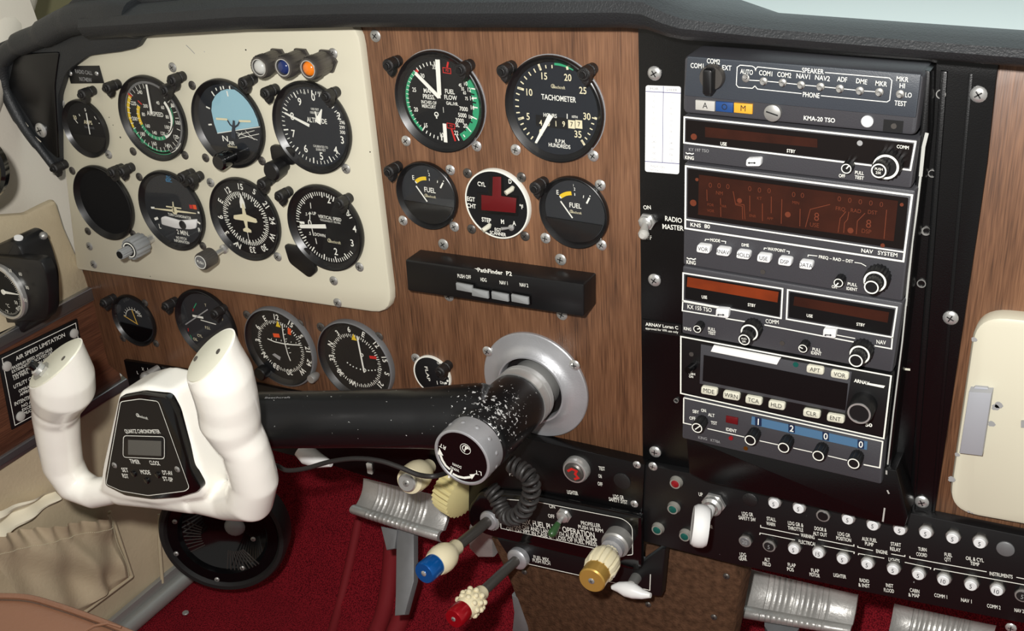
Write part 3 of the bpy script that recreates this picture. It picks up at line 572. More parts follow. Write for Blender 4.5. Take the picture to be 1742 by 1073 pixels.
nums(t, 'ink', [('TACHOMETER', 1198, 461)], 9, C5, .75); nums(t, 'ink', [('R.P.M.', 1210, 727), ('HUNDREDS', 1204, 755), ('HOURS', 1146, 567)], 6.5, C5, .8); nums(t, 'ink', [('10TH', 1298, 576)], 4, C5); maker(t, C5(1195, 393), 7, t.w + .0002, 'ink_cream')
f.mat('black'); u0, v0 = t.lp(C5(1060, 632), t.w); u1, v1 = t.lp(C5(1250, 592), t.w); f.rbox(u0, v0, u1, v1 + .001, t.w - .0004, t.w + .00008)
nums(t, 'ink_cream', [('4', 1088, 612), ('0', 1136, 616), ('1', 1182, 618), ('9', 1230, 620)], 9, C5)
f.mat('ink_cream')
for c in (C5(1279, 622), C5(1324, 622)): u, v = t.lp(c, t.w); f.rbox(u - .0028, v - .0032, u + .0028, v + .0032, t.w, t.w + .0002)
f.mat('ink_black'); t.wd(f, '7', C5(1279, 622), 8, t.w + .0004); t.wd(f, '7', C5(1324, 622), 8, t.w + .0004)
f.mat('ink'); f.line(t.lp(C5(1252, 557), t.w), t.lp(C5(1252, 587), t.w), .0007, t.w + .0002)
finish(t, [needle(t, 'ink', C5(1152, 565), C5(1060, 735), .0042, .0018)])
screws(t, [C5(932, 780), C5(1410, 818)], .0045, 'steel'); rb = MB('alu'); rb.lathe([(t.R * 1.012, 0), (t.R * 1.012, .001), (t.R * .98, .0012)], n=64, cap1=False); t.part('mounting_ring', rb, 'bright metal edge')
# fuel gauges
def fuel(bb, label, K, dx, dy, s=1.0):
    t = gauge('fuel_gauge', label, 'gauge', bb, .0302, 0, dial='dial_grey', group=None)
    q = lambda x, y: K(dx + (x - 378) * s, dy + (y - 260) * s)
    f = t.face; w = t.w + .0002; f.mat('yellow'); a0, r0 = A(t, q(312, 172)); a1, r1 = A(t, q(377, 160)); f.arc((0, 0), r0 - .0022, r0 + .001, a0, a1, w, 12, r1 - .001, r1 + .0022)
    t.face.mat('ink'); t.wd(f, 'E', q(297, 150), 7.5, w); t.wd(f, '1', q(387, 110), 4, w); t.wd(f, '2', q(393, 132), 5, w); t.wd(f, 'FUEL', q(398, 226), 8, w, 0, .85, .012)
    for p, r_, wd in ((q(394, 155), q(395, 170), .0006), (q(445, 168), q(443, 183), .0006), (q(478, 182), q(462, 214), .0014), (q(480, 168), q(482, 176), .0008), (q(308, 172), q(318, 185), .001)): f.line(t.lp(p, w), t.lp(r_, w), wd, w)
    maker(t, q(400, 265), 5.5, w)
    a0, _ = A(t, q(225, 290)); a1, _ = A(t, q(530, 325)); a1 = a1 + 2 * math.pi if a1 < a0 else a1
    mk = MB('black'); mk.prism([(t.Ri * .98 * math.cos(a0 + (a1 - a0) * k / 20), t.Ri * .98 * math.sin(a0 + (a1 - a0) * k / 20)) for k in range(21)], t.w, .0030); t.part('lower_mask', mk)
    finish(t, [needle(t, 'ink', q(383, 296), q(315, 200), .0009)])
    return t
t = fuel((673, 778, 276, 390.5), 'small FUEL gauge below the manifold dial, left of the red display', C6, 378, 260)
screws(t, [C6(520, 105), C6(233, 413), C6(545, 450)], .0045, 'steel')
t = fuel((917, 1033.7, 301.4, 422.7), 'small FUEL gauge below the tachometer, right of the red display', C6, 1262, 357, 1.07)
screws(t, [C6(1433, 198), C6(1100, 520), C6(1440, 562)], .0045, 'steel')
# EGT scanner
t = gauge('temperature_scanner', 'round black EGT scanner with white rim and dark red display', 'gauge', (790.5, 899.5, 289, 406.8), .0301, 0, rim='ink', gl=False)
f = t.face; w = t.w + .0003
f.mat('black_gloss'); f.prism(t.lps([C6(755, 140), C6(840, 140), C6(845, 255), C6(935, 262), C6(932, 385), C6(690, 365), C6(685, 240), C6(752, 245)], w), t.w, w)
ds = MB('display_red'); ds.prism(t.lps([C6(782, 145), C6(832, 145), C6(832, 262), C6(925, 275), C6(920, 365), C6(712, 347), C6(712, 255), C6(778, 262)], w), .0042, .0048, .0001); t.part('display', ds)
nums(t, 'ink', [('CYL', 712, 190), ('EGT', 648, 281), ('CHT', 651, 322), ('STEP', 742, 408), ('M', 840, 418), ('A', 911, 428), ('D', 886, 174), ('°F', 955, 328)], 7, C6, .8, .02); nums(t, 'ink', [('EGT', 812, 468), ('SCANNER', 812, 491)], 5.5, C6, .8, .02)
finish(t)
for c in (C6(882, 225), C6(742, 452)):
    sw = MB('button_cream'); e = t.l3(c, .008); sw.tube([(e[0] + .001, e[1] + .001, .004), (e[0] + .001, e[1], .006), (e[0] - .002, e[1] - .002, .011)], [.0016, .0022, .002], 12); t.part('toggle', sw)
sw = MB('steel'); e = t.l3(C6(893, 455), .005); sw.lathe([(.0026, .004), (.0026, .0055), (.0015, .006)], e[:2], 12); sw.tube([(e[0], e[1], .005), (e[0] - .006, e[1] + .0005, .011)], [.0009, .0014], 10); t.part('toggle', sw, 'steel toggle lever')
screws(t, [C6(625, 125), C6(953, 150), C6(650, 465), C6(975, 508)], .0042, 'dark_metal')
# lower row
t = gauge('exhaust_temperature_gauge', 'small round black gauge with two amber needles, lower left', 'gauge', (LA(640, 85)[0], LA(882, 0)[0], LA(0, 82)[1], LA(0, 358)[1]), .0302, 0, dial='dial_grey')
f = t.face; w = t.w + .0002; f.mat('ink'); a0, _ = A(t, LA(712, 188)); a1, _ = A(t, LA(815, 158)); r0 = A(t, LA(752, 155))[1]; f.arc((0, 0), r0 - .0003, r0 + .0003, a0, a1, w, 16); ticks(t, a0, a1, 8, r0, r0 + .003, .0005)
nums(t, 'ink', [('EGT', 785, 172), ('x100', 795, 190)], 3.6, LA)
mk = MB('black_gloss'); u, v = t.lp(LA(785, 290), .002); mk.prism(rnd([(t.Ri * .97 * math.cos(a), t.Ri * .97 * math.sin(a)) for a in [math.radians(x) for x in range(195, 350, 10)]], .001), t.w, .003); t.part('lower_mask', mk)
finish(t, [needle(t, 'amber_needle', LA(788, 240), LA(708, 190), .0007), needle(t, 'amber_needle', LA(785, 240), LA(752, 155), .0007)])
screws(t, [LA(825, 120), LA(700, 320), LA(888, 350)], .0042, 'dark_metal')
t = gauge('oil_cylinder_gauge', 'dark round oil and cylinder gauge behind the right yoke grip', 'gauge', (LA(1000, 0)[0], LA(1345, 0)[0], LA(0, 82)[1], LA(0, 412)[1]), .0405, 0, dial='dial_grey')
nums(t, 'ink_cream', [('P.S.I.', 1185, 260), ('CYL', 1140, 305), ('OIL', 1115, 325), ('F', 1270, 212), ('T', 1172, 130)], 4.2, LA); f = t.face; w = t.w + .0002
for m, p, q_ in (('green', LA(1120, 120), LA(1105, 148)), ('red', LA(1103, 150), LA(1100, 165)), ('red', LA(1073, 262), LA(1075, 280)), ('green', LA(1085, 300), LA(1097, 325)), ('ink', LA(1145, 215), LA(1232, 240))): f.mat(m); f.line(t.lp(p, w), t.lp(q_, w), .0010, w)
hs = MB('ink'); hs.line(t.lp(LA(1100, 190), .0024), t.lp(LA(1160, 202), .0024), .0022, .0024, .0004)
finish(t, [hs, needle(t, 'ink_grey', LA(1060, 240), LA(1185, 155), .0012)])
# nav indicators
def nav(t, L_, K, hp=8.5):
    a0, _ = A(t, L_[0]); t.face.mat('ink'); ticks(t, a0, a0 - 2 * math.pi, 72, t.Ri * .70, t.Ri * .77, .0007, 2, t.Ri * .67, .0008); rose(t, L_[1], K, hp)
t = gauge('glideslope_indicator', 'grey-rimmed navigation dial with crossed needles and red flags', 'gauge', (LC(62, 0)[0], LC(475, 0)[0], LC(0, 178)[1], LC(0, 618)[1]), .0435, 0, dep=.0027)
t.Ri = t.R * .86
nav(t, (LC(252, 225), [('12', 250, 212), ('E', 180, 220), ('6', 138, 272), ('3', 138, 353), ('N', 178, 442), ('33', 250, 513), ('30', 330, 548), ('W', 408, 542), ('24', 452, 492), ('21', 443, 408), ('S', 400, 330), ('15', 338, 255)]), LC)
f = t.face; w = t.w + .0003; f.mat('orange'); f.line(t.lp(LC(232, 322), w), t.lp(LC(270, 325), w), .0042, w); f.line(t.lp(LC(330, 280), w), t.lp(LC(330, 318), w), .004, w); f.mat('yellow'); u, v = t.lp(LC(260, 255), w); f.poly([(u - .003, v - .003), (u + .003, v - .003), (u, v + .004)], w)
f.mat('ink_grey'); f.poly(t.lps([LC(225, 440), LC(240, 432), LC(278, 455), LC(272, 475)], w), w)
vb = MB('ink'); vb.pline(t.lps([LC(285, 255), LC(293, 320), LC(305, 380), LC(320, 435), LC(337, 478)], .0026), .0011, .0026); vh = MB('ink'); vh.pline(t.lps([LC(197, 343), LC(240, 362), LC(300, 375), LC(350, 380), LC(398, 382)], .0029), .0011, .0029)
for k in range(6): vb.line(t.lp(LC(288 + k * 8, 290 + k * 28), .0026), t.lp(LC(300 + k * 8, 288 + k * 28), .0026), .0006, .0026); vh.line(t.lp(LC(220 + k * 30, 352 + k * 4), .0029), t.lp(LC(221 + k * 30, 340 + k * 5), .0029), .0006, .0029)
finish(t, [vb, vh]); screws(t, [LC(70, 200), LC(390, 255)], .0048, 'dark_metal')
kn = MB('black'); u, v = t.lp(LC(150, 560), .012); kn.lathe([(.004, 0), (.007, .004), (.007, .012), (.006, .013)], (u, v), 20); t.part('knob', kn)
kn = MB('dull_steel'); u, v = t.lp(LC(462, 590), .01); kn.lathe([(.003, 0), (.0045, .004), (.0045, .010), (.004, .011)], (u, v), 20); t.part('set_knob', kn)
bzr = MB('grey_metal'); bzr.lathe([(t.R * 1.005, 0), (t.R * 1.01, .003), (t.R * .99, .0052), (t.R * .96, .0058)], n=64, cap1=False); t.part('rim', bzr)
t = gauge('course_deviation_indicator', 'round black navigation dial with one white needle and dotted arc', 'gauge', (LC(503, 0)[0], LC(950, 0)[0], LC(0, 256)[1], LC(0, 715)[1]), .0435, 0, dep=.003)
nav(t, (LC(700, 300), [('6', 692, 287), ('E', 780, 318), ('12', 860, 380), ('15', 910, 470), ('S', 925, 558), ('21', 885, 622), ('W', 718, 612), ('30', 640, 548), ('33', 588, 460), ('N', 580, 375), ('3', 622, 308)]), LC)
f = t.face; w = t.w + .0003; f.mat('red'); f.line(t.lp(LC(818, 455), w), t.lp(LC(860, 460), w), .003, w); f.mat('yellow'); u, v = t.lp(LC(722, 335), w); f.poly([(u - .003, v - .003), (u + .003, v - .003), (u, v + .004)], w)
f.mat('ink')
for x, y in ((683, 490), (700, 503), (718, 514), (738, 523), (762, 530), (812, 537), (832, 537), (852, 535), (870, 533), (888, 530)): u, v = t.lp(LC(x, y), w); f.disc((u, v), .0007, t.w, w, 8)
for x, y in ((770, 443), (787, 535)): u, v = t.lp(LC(x, y), w); f.ring((u, v), .0012, .0019, t.w, w, 16)
finish(t, [needle(t, 'ink', LC(743, 328), LC(787, 548), .0014)]); screws(t, [LC(520, 275), LC(872, 333)], .0048, 'dark_metal')
bzr = MB('grey_metal'); bzr.lathe([(t.R * 1.005, 0), (t.R * 1.01, .003), (t.R * .99, .0052), (t.R * .965, .0058)], n=64, cap1=False); t.part('rim', bzr)
# flap position
t = T('flap_position_indicator', 'small half-hidden FLAP dial with white edge above the control arm', 'gauge', px=LC(1205, 560))
b = MB('dial'); b.lathe([(.0185, 0), (.0185, .002), (.017, .003)], n=40); b.mat('ink'); b.ring((0, 0), .0172, .0196, 0, .0022, 40)
w = .0032; t.tx(b, 'FLAP', LC(1152, 512), LC(1172, 600), 5, w); 
for c in (LC(1300, 573), LC(1293, 600), LC(1283, 614)): u, v = t.lp(c, w); b.disc((u, v), .0011, .003, .0034, 10)
t.wd(b, 'UP', LC(1240, 492), 4, w); t.wd(b, 'DN', LC(1262, 612), 4.5, w); b.line(t.lp(LC(1228, 600), w), t.lp(LC(1232, 622), w), .0006, w); t.part('dial', b)

# ================================================================== POST LIGHTS
def post_mesh():
    b = MB('post'); b.lathe([(.0046, 0), (.0046, .004), (.0050, .0045), (.0050, .006), (.0044, .0065), (.0044, .008), (.0051, .0085), (.0051, .0150), (.0042, .0160)], n=20)
    b.lathe([(.0030, .0160), (.0030, .0172), (.0025, .0176)], n=14)
    b.prism([(-.0048, 0), (.0048, 0), (.0035, -.006), (.001, -.0095), (-.002, -.007)], .0085, .0145, .001)
    return b
pl = [(C1(520, 622), FD, 'black post light standing over the ammeter'), (C1(682, 580), FD, 'black post light between the call sign plate and the airspeed dial'),
      (C1(1105, 530), FD, 'black post light right above the airspeed dial, the taller of two touching'), (C1(1055, 595), FD, 'black post light overlapping the upper right of the airspeed dial'),
      (C1(1570, 548), FD, 'black post light at the upper right of the artificial horizon'), (C2(182, 615), FD, 'black post light between artificial horizon and altimeter'),
      (C2(580, 635), FD, 'black post light covering the number 1 on the altimeter'), (C2(985, 432), 0, 'black post light on walnut left of the manifold dial'), (C2(1458, 460), 0, 'black post light over the upper right of the manifold dial'),
      (C3(340, 108), FD, 'black post light at the lower tip of the black side gusset'), (C3(775, 130), FD, 'black post light at the blank instrument, right one of the touching pair'), (C3(712, 135), FD, 'black post light overlapping the blank instrument rim'),
      (C3(1170, 170), FD, 'black post light overlapping the turn coordinator top right'), (C3(1225, 188), FD, 'black post light beside the turn coordinator, right one of the touching pair'), (C4(160, 212), FD, 'black post light at the upper right of the compass dial'),
      (C4(275, 292), FD, 'black post light at the upper left of the vertical speed dial'), (C4(668, 338), FD, 'black post light over the upper right of the vertical speed dial'), (C4(990, 130), 0, 'black post light left of the fuel gauge nearer the cream panel'),
      (C5(842, 300), 0, 'black post light on walnut left of the tachometer'), (C5(1345, 318), 0, 'black post light over the upper right of the tachometer'), (C6(1030, 222), 0, 'black post light left of the fuel gauge nearer the radios'),
      (LA(582, 125), 0, 'black post light at the far left of the lower walnut strip'), (LA(935, 145), 0, 'black post light between the amber-needle gauge and the oil gauge'), (LA(1215, 188), 0, 'black post light over the oil and cylinder gauge'), (LC(1238, 555), 0, 'black post light over the small flap dial')]
first = None
for c, d, lab in pl:
    at = P(c[0], c[1], d + .0172); at.y = -d
    if first is None:
        first = obj('post_light', post_mesh()); o = first; first.rotation_euler = (math.radians(90), 0, 0)
        kb = MB('black'); kb.lathe([(.0024, .0176), (.0022, .0186)], n=12); obj('lamp_cap', kb, first)
    else: o = copy_tree(first)
    o.location = at; tag(o, lab, 'light', 'post lights over the gauges')

# marker beacon lights
for i, (c, m, lab) in enumerate(((C2(155, 440), 'lens_clear', 'ribbed marker lamp with a clear lens, left of the three'), (C2(310, 440), 'lens_blue', 'ribbed marker lamp with a dark blue lens, middle of the three'), (C2(475, 450), 'lens_amber', 'ribbed marker lamp with a glowing amber lens, right of the three'))):
    at = P(c[0], c[1], FD + .026); at.y = -FD
    t = T('marker_light', lab, 'light', at=at, group='marker beacon lamps'); b = MB('dark_metal')
    b.lathe([(.0105, 0), (.0105, .0025)], n=6); b.lathe([(.0085, .0025), (.0085, .004), (.0092, .005), (.0092, .017), (.0098, .0175), (.0098, .024), (.0088, .026), (.0070, .026), (.0066, .0245)], n=48, flute=(2, .96))
    t.part('barrel', b); l = MB(m); l.lathe([(.0064, .0235), (.0052, .0262), (.003, .0275)], n=24); t.part('lens', l)
    rg = MB('steel'); rg.ring((0, 0), .0064, .0072, .0255, .0264, 32); t.part('lens_ring', rg)

# knobs on cream panel
t = T('course_selector', 'grey fluted double knob below the blank instrument', 'knob', at=(lambda p: Vector((p.x, -FD, p.z)))(P(*C3(845, 632), FD + .030)))
b = MB('steel'); b.lathe([(.0042, 0), (.0042, .016)], n=20); t.part('shaft', b)
b = MB('button_grey'); b.lathe([(.0105, .012), (.0112, .013), (.0112, .028), (.0105, .030)], n=36, flute=(3, .9)); b.mat('black'); b.disc((0, 0), .0085, .030, .0306, 32); b.mat('ink'); b.ring((0, 0), .0065, .0078, .0306, .0308, 32); t.part('outer_knob', b)
b = MB('button_grey'); b.lathe([(.0048, .030), (.0050, .031), (.0050, .042), (.0045, .043)], n=30, flute=(3, .88)); b.mat('black'); b.disc((0, 0), .0038, .043, .0434, 20); t.part('inner_knob', b)
t = T('compass_set_knob', 'knurled PUSH knob on a chrome shaft below the compass dial', 'knob', at=(lambda p: Vector((p.x, -FD, p.z)))(P(*C3(1308, 712), FD + .034)))
b = MB('steel'); b.lathe([(.0045, 0), (.0045, .003), (.0025, .004), (.0025, .020)], n=20); t.part('shaft', b)
b = MB('dark_metal'); b.lathe([(.006, .018), (.0085, .019), (.0085, .032), (.0078, .034)], n=60, flute=(2, .96)); b.mat('grey_metal'); b.disc((0, 0), .0068, .034, .0344, 32); b.mat('ink'); b.ring((0, 0), .0060, .0066, .0344, .0346, 32); b.word('PUSH', (0, 0), .0026, .0346, -.2, .9); t.part('knob', b)
# call sign plate
t = T('call_sign_plate', 'small black RADIO CALL plate with two rivets', 'sign', px=C1(552, 487), d=FD)
b = MB('black'); b.prism(t.lps([C1(433, 432), C1(640, 430), C1(672, 543), C1(460, 545)], .0015), 0, .0015, .0003); b.mat('ink_grey'); t.wd(b, 'RADIO CALL', C1(545, 470), 6, .0017, 0, .75); t.wd(b, 'N1740W', C1(558, 518), 6.5, .0017, 0, .75); t.part('plate', b)
screws(t, [C1(457, 480), C1(628, 480)], .0022, 'steel', .0015, .0012, 'rivet')
# autopilot box
t = T('autopilot_controller', 'long black autopilot control box with four grey push buttons', 'control box', px=C6(810, 780))
F6 = lambda L_, w: t.lps([C6(*p) for p in L_], w); w1 = .022
b = MB('bezel'); q = F6([(248, 648), (1335, 800), (1335, 998), (262, 838)], w1); b.prism(rnd(q, .002), 0, w1, .0012); t.part('housing', b)
lt = MB('ink'); w = w1 + .0003; t.tx(lt, 'PathFinder  P2', C6(690, 722), C6(898, 748), 6.5, w, .02); lt.poly(t.lps([C6(668, 702), C6(692, 704), C6(690, 716), C6(682, 708)], w), w)
for st, a, e in (('PUSH OFF', (568, 758), (650, 768)), ('HDG', (708, 780), (744, 785)), ('NAV 1', (824, 798), (872, 804)), ('NAV 2', (946, 812), (997, 818))): t.tx(lt, st, C6(*a), C6(*e), 6, w)
t.part('lettering', lt)
for x, y, in_ in ((606, 822, 0), (702, 858, 1), (823, 876, 1), (944, 893, 1)):
    bb = MB('button_grey'); c = t.lp(C6(x, y), w1 + .004); bb.rbox(c[0] - .0078, c[1] - .0032, c[0] + .0078, c[1] + .0032, w1, w1 + .004, .0005, .0004); bb.mat('black_gloss'); bb.rbox(c[0] - .0086, c[1] - .0046, c[0] + .0086, c[1] + .0040, w1, w1 + .0022, .0005, .0004); t.part('push_button', bb)

# ================================================================== RADIO MOUNTING PLATE
t = T('radio_mounting_plate', 'black painted metal plate around the radio stack', 'panel', px=(1085, 400), d=0.0)
b = MB('black_plate'); w1 = .003
q = t.lps([(1085, 30), (1700, 100), R6(575, 375), R6(535, 750), R7(262, 0), R7(105, 1030), (1530, 872), (1200, 830), (1168, 803), (1093, 780)], w1); b.prism(q, 0.0002, w1, .0006)
b.prism(t.lps([(1600, 120), (1612, 122), (1556, 872), (1545, 870)], .0045), .002, .0045, .0012); b.prism(t.lps([(1648, 125), (1655, 126), (1590, 872), (1584, 870)], .0036), .002, .0036, .0005)
b.mat('dull_steel')
for c, r in ((R6(325, 428), .0030), (R6(285, 790), .0026), (R6(258, 1052), .0026), (R2(1660, 410), .0030), (R2(1635, 708), .0030), (R4(257, 365), .0020)):
    u, v = t.lp(c, w1); b.ring((u, v), r * .8, r, w1 - .0001, w1 + .0012, 20)
b.mat('button_cream'); b.line(t.lp(R3(1662, 680), .0074), t.lp(R3(1700, 684), .0074), .0016, .0074, .0002)
lt = b
lt.mat('ink'); w = w1 + .0003
for st, a, e, h in (('ON', R2(50, 288), R2(92, 288), 6.5), ('OFF', R2(50, 460), R2(97, 460), 6.5), ('RADIO', R2(172, 352), R2(268, 366), 8), ('MASTER', R2(158, 398), R2(278, 410), 8)): t.tx(lt, st, a, e, h, w, .012)
t.part('plate', b)
screws(t, [R1(110, 218), R2(110, 693), (1114, 769), R6(495, 432), R7(165, 303), R7(60, 975)], .0052, 'steel', w1, .0022)
t = T('compass_card', 'white compass correction card with FOR and STEER columns', 'card', px=R1(160, 530), d=.003)
b = MB('card'); b.prism(rnd(t.lps([R1(62, 285), R1(262, 292), R1(252, 792), R1(58, 776)], .0005), .002), 0, .0006); b.mat('blue_line'); w = .0008
b.line(t.lp(R1(62, 320), w), t.lp(R1(262, 330), w), .0005, w); b.line(t.lp(R1(162, 290), w), t.lp(R1(157, 727), w), .0004, w); b.line(t.lp(R1(58, 718), w), t.lp(R1(254, 732), w), .0005, w)
b.mat('ink_grey'); t.tx(b, 'FOR', R1(88, 311), R1(136, 313), 4.5, w); t.tx(b, 'STEER', R1(180, 318), R1(242, 320), 4.5, w)
b.mat('pale_line'); L1 = ['N', '30', '60', 'E', '120', '150', 'S', '210', '240', 'W', '300', '330']; L2 = ['001', '033', '065', '091', '122', '151', '181', '211', '240', '269', '300', '331']
for k in range(12): y = 342 + k * 33; t.wd(b, L1[k], R1(108, y), 4, w); t.wd(b, L2[k], R1(207, y + 8), 4, w)
t.wd(b, 'RADIO ON', R1(130, 748), 4, w); t.wd(b, 'NO RADIO', R1(125, 770), 4, w); t.part('card', b)
t = T('radio_master_switch', 'chrome bat-handle toggle switch marked RADIO MASTER', 'switch', px=R2(72, 355), d=.003)
b = MB('steel'); b.lathe([(.0068, 0), (.0068, .002)], n=6); b.lathe([(.005, .002), (.005, .005), (.0035, .006)], n=24); t.part('nut', b)
b = MB('lamp_grey'); e = t.l3(R2(50, 430), .016); b.tube([(0, 0, .004), tuple(x * .5 for x in e[:2]) + (.010,), e], [.0018, .003, .0042], 14); b.ball(e, .0042, 12); t.part('lever', b)
t = T('loran_notice', 'small black notice reading ARNAV Loran C beside the stack', 'sign', px=(1125, 556), d=.003)
b = MB('black'); b.prism(t.lps([R3(48, 375), R3(285, 408), R3(285, 480), R3(48, 445)], .0008), 0, .0008); b.mat('ink'); w = .001; t.tx(b, 'ARNAV Loran C', R3(66, 412), R3(268, 436), 5.2, w, .02); t.tx(b, 'approved for VFR use only', R3(66, 434), R3(268, 460), 3.6, w, .01); t.part('plate', b)

F_ = .029
def radio(name, label, px4, m='radio_grey', r=.002, bev=.0012, group=None):
    t = T(name, label, 'radio', px=px4[3], d=.003); b = MB(m); t.q = t.lps(px4, F_); b.prism(rnd(t.q, r), -.0005, F_, bev); t.part('housing', b); t.let = MB('ink'); t.w = F_ + .0004; return t
def rknob(t, px, r, L_, m='black', ring=True, base=F_, n=30, parent=None, name='knob', mark=None, flute=.9):
    w1 = base + L_; c = t.lp(px, w1); b = MB(m); b.lathe([(r * 1.02, base), (r * 1.02, w1 - .001), (r * .94, w1)], c, n, flute=(2, flute))
    if ring: b.mat('ink'); b.ring(c, r * .74, r * .90, w1, w1 + .0002, 32)
    if mark: b.mat('ink'); b.line(t.lp(mark[0], w1 + .0002), t.lp(mark[1], w1 + .0002), .0008, w1 + .0003)
    o = t.part(name, b, parent=parent); return o, c, w1
def frame_line(t, L_, K, wd=.0011, closed=False): t.let.mat('ink'); t.let.pline(t.lps([K(*p) for p in L_], t.w), wd * .85, t.w, closed)
def RT(t, K, L_, hp, bold=.012, m='ink'):
    t.let.mat(m)
    for st, a, e in L_: t.tx(t.let, st, K(*a), K(*e), hp, t.w, bold)
def window(t, K, pts, parts, m='display', r=.001):
    b = MB(m); b.prism(rnd(t.lps([K(*p) for p in pts], F_), r), F_ - .001, F_ + .0002)
    for mm, pp in parts: b.mat(mm); b.poly(t.lps([K(*p) for p in pp], F_ + .0004), F_ + .0004)
    return b

# audio selector panel
t = radio('audio_selector_panel', 'topmost unit of the radio stack, audio panel with a row of small toggles', [(1163, 95), (1573, 126), (1558, 232), (1161, 193)], 'radio_grey', .004, .0025)
b = MB('audio_grey'); b.prism(rnd(t.lps([R1(300, 120), R1(1632, 224), R1(1600, 470), R1(282, 343)], F_ + .001), .001), F_, F_ + .0012, .0004); t.part('face_plate', b)
t.w = F_ + .0015
RT(t, R1, [('COM1-', (318, 185), (405, 190)), ('COM2', (410, 158), (484, 166)), ('-EXT', (487, 196), (550, 201)), ('AUTO', (600, 218), (672, 226)), ('COM1', (707, 226), (782, 234)), ('COM2', (811, 235), (890, 243)), ('NAV1', (920, 244), (997, 251)), ('NAV2', (1026, 252), (1110, 262)), ('ADF', (1152, 262), (1208, 268)), ('DME', (1260, 272), (1322, 280)), ('MKR', (1370, 286), (1436, 293)), ('SPEAKER', (952, 212), (1076, 222)), ('PHONE', (957, 350), (1052, 358)), ('MKR', (1490, 260), (1558, 267)), ('HI', (1508, 300), (1538, 302)), ('LO', (1540, 352), (1576, 356)), ('TEST', (1478, 398), (1546, 405))], 8.2, .008)
for L_ in ([(950, 207), (700, 180), (690, 190), (688, 205)], [(688, 205), (684, 185), (670, 176), (600, 170), (583, 182), (578, 282), (590, 296), (670, 302), (684, 288)], [(684, 288), (698, 306), (950, 332)], [(1084, 212), (1450, 243), (1465, 258), (1452, 370), (1436, 380), (1060, 344)]): frame_line(t, L_, R1, .0006)
frame_line(t, [(640, 255), (730, 260), (840, 270), (945, 282), (1055, 292), (1165, 303), (1280, 315), (1395, 323)], R1, .0006)
t.let.poly(t.lps([R1(430, 178), R1(455, 180), R1(443, 163)], t.w), t.w)
t.w = F_ + .0004; RT(t, R1, [('KMA-20 TSO', (962, 482), (1140, 498))], 7.2, .015); t.part('lettering', t.let)
for x, y in ((632, 245), (733, 262), (842, 270), (947, 283), (1058, 293), (1168, 304), (1282, 316), (1393, 324), (1512, 335)):
    sw = MB('dull_steel'); u, v = t.lp(R1(x, y), F_ + .002); sw.lathe([(.0026, F_ + .001), (.0026, F_ + .0022), (.0018, F_ + .0028)], (u, v), 16); e = t.l3(R1(x - 4, y + 2 + (-14 if x == 632 else 6)), F_ + .008); sw.tube([(u, v, F_ + .002), e], [.0009, .0015], 10); sw.ball(e, .0015, 8); t.part('toggle', sw)
kb = MB('dark_metal'); u, v = t.lp(R1(432, 245), F_ + .006); kb.lathe([(.0085, F_ + .001), (.0085, F_ + .004), (.0078, F_ + .006)], (u, v), 32); kb.mat('black'); kb.rbox(u - .0032, v - .0095, u + .0032, v + .0075, F_ + .004, F_ + .013, .002, .001); t.part('selector_knob', kb)
for m, x0, x1, y0, st in (('lamp_grey', 345, 455, 370, 'A'), ('lamp_blue', 460, 560, 378, 'O'), ('lamp_amber', 564, 670, 386, 'M')):
    lb = MB(m); q = t.lps([R1(x0, y0), R1(x1, y0 + 8), R1(x1 - 2, y0 + 64), R1(x0, y0 + 54)], F_ + .0015); lb.prism(q, F_ - .001, F_ + .0015, .0002); lb.mat('ink_black'); t.wd(lb, st, R1((x0 + x1) / 2, y0 + 30), 10, F_ + .0018, 0, .9, 0.0); t.part('annunciator_lamp', lb, {'A': 'white lamp marked A', 'O': 'blue lamp', 'M': 'amber lamp marked M'}[st])
sb = MB('dull_steel'); u, v = t.lp(R1(783, 445), F_ + .003); sb.lathe([(.0056, F_), (.0056, F_ + .003), (.0050, F_ + .0034)], (u, v), 32); sb.mat('black'); sb.line((u - .004, v + .001), (u + .004, v - .001), .0009, F_ + .0036); t.part('slotted_screw', sb)
wb = MB('button_white'); u, v = t.lp(R1(1322, 494), F_ + .002); wb.disc((u, v), .0038, F_, F_ + .002, 24, .0006); t.part('white_button', wb)
sb = MB('black'); u, v = t.lp(R1(1477, 516), F_); sb.rbox(u - .0065, v - .0040, u + .0055, v + .0036, F_, F_ + .0003); sb.mat('dark_metal'); sb.disc((u, v), .0018, F_, F_ + .0008, 12); t.part('photocell', sb)

# comm radio
t = radio('comm_radio', 'slim COMM radio with a long dark display, second unit of the stack', [(1163, 196), (1562, 238), (1550, 321), (1161, 273)])
frame_line(t, [(1505, 760), (1570, 768), (1600, 607), (282, 466), (280, 612), (1350, 742)], R1, .0013)
b = window(t, R1, [(292, 480), (1588, 617), (1562, 755), (1500, 748), (1400, 738), (290, 604)], [('display_lit', [(400, 522), (1040, 590), (1040, 640), (400, 580)])]); b.mat('display_ink'); u, v = t.lp(R1(336, 578), F_ + .0004); b.disc((u, v), .0022, F_, F_ + .0005, 20); b.mat('ink_grey'); u, v = t.lp(R1(1283, 613), F_); b.disc((u, v), .0018, F_, F_ + .0006, 14); t.part('display', b)
RT(t, R1, [('USE', (488, 626), (523, 630)), ('STBY', (865, 666), (914, 672)), ('COMM', (1492, 642), (1560, 650)), ('KING', (286, 704), (336, 710)), ('OFF', (1162, 808), (1198, 812)), ('PULL', (1254, 790), (1304, 796)), ('TEST', (1252, 816), (1304, 824))], 5.6, .015)
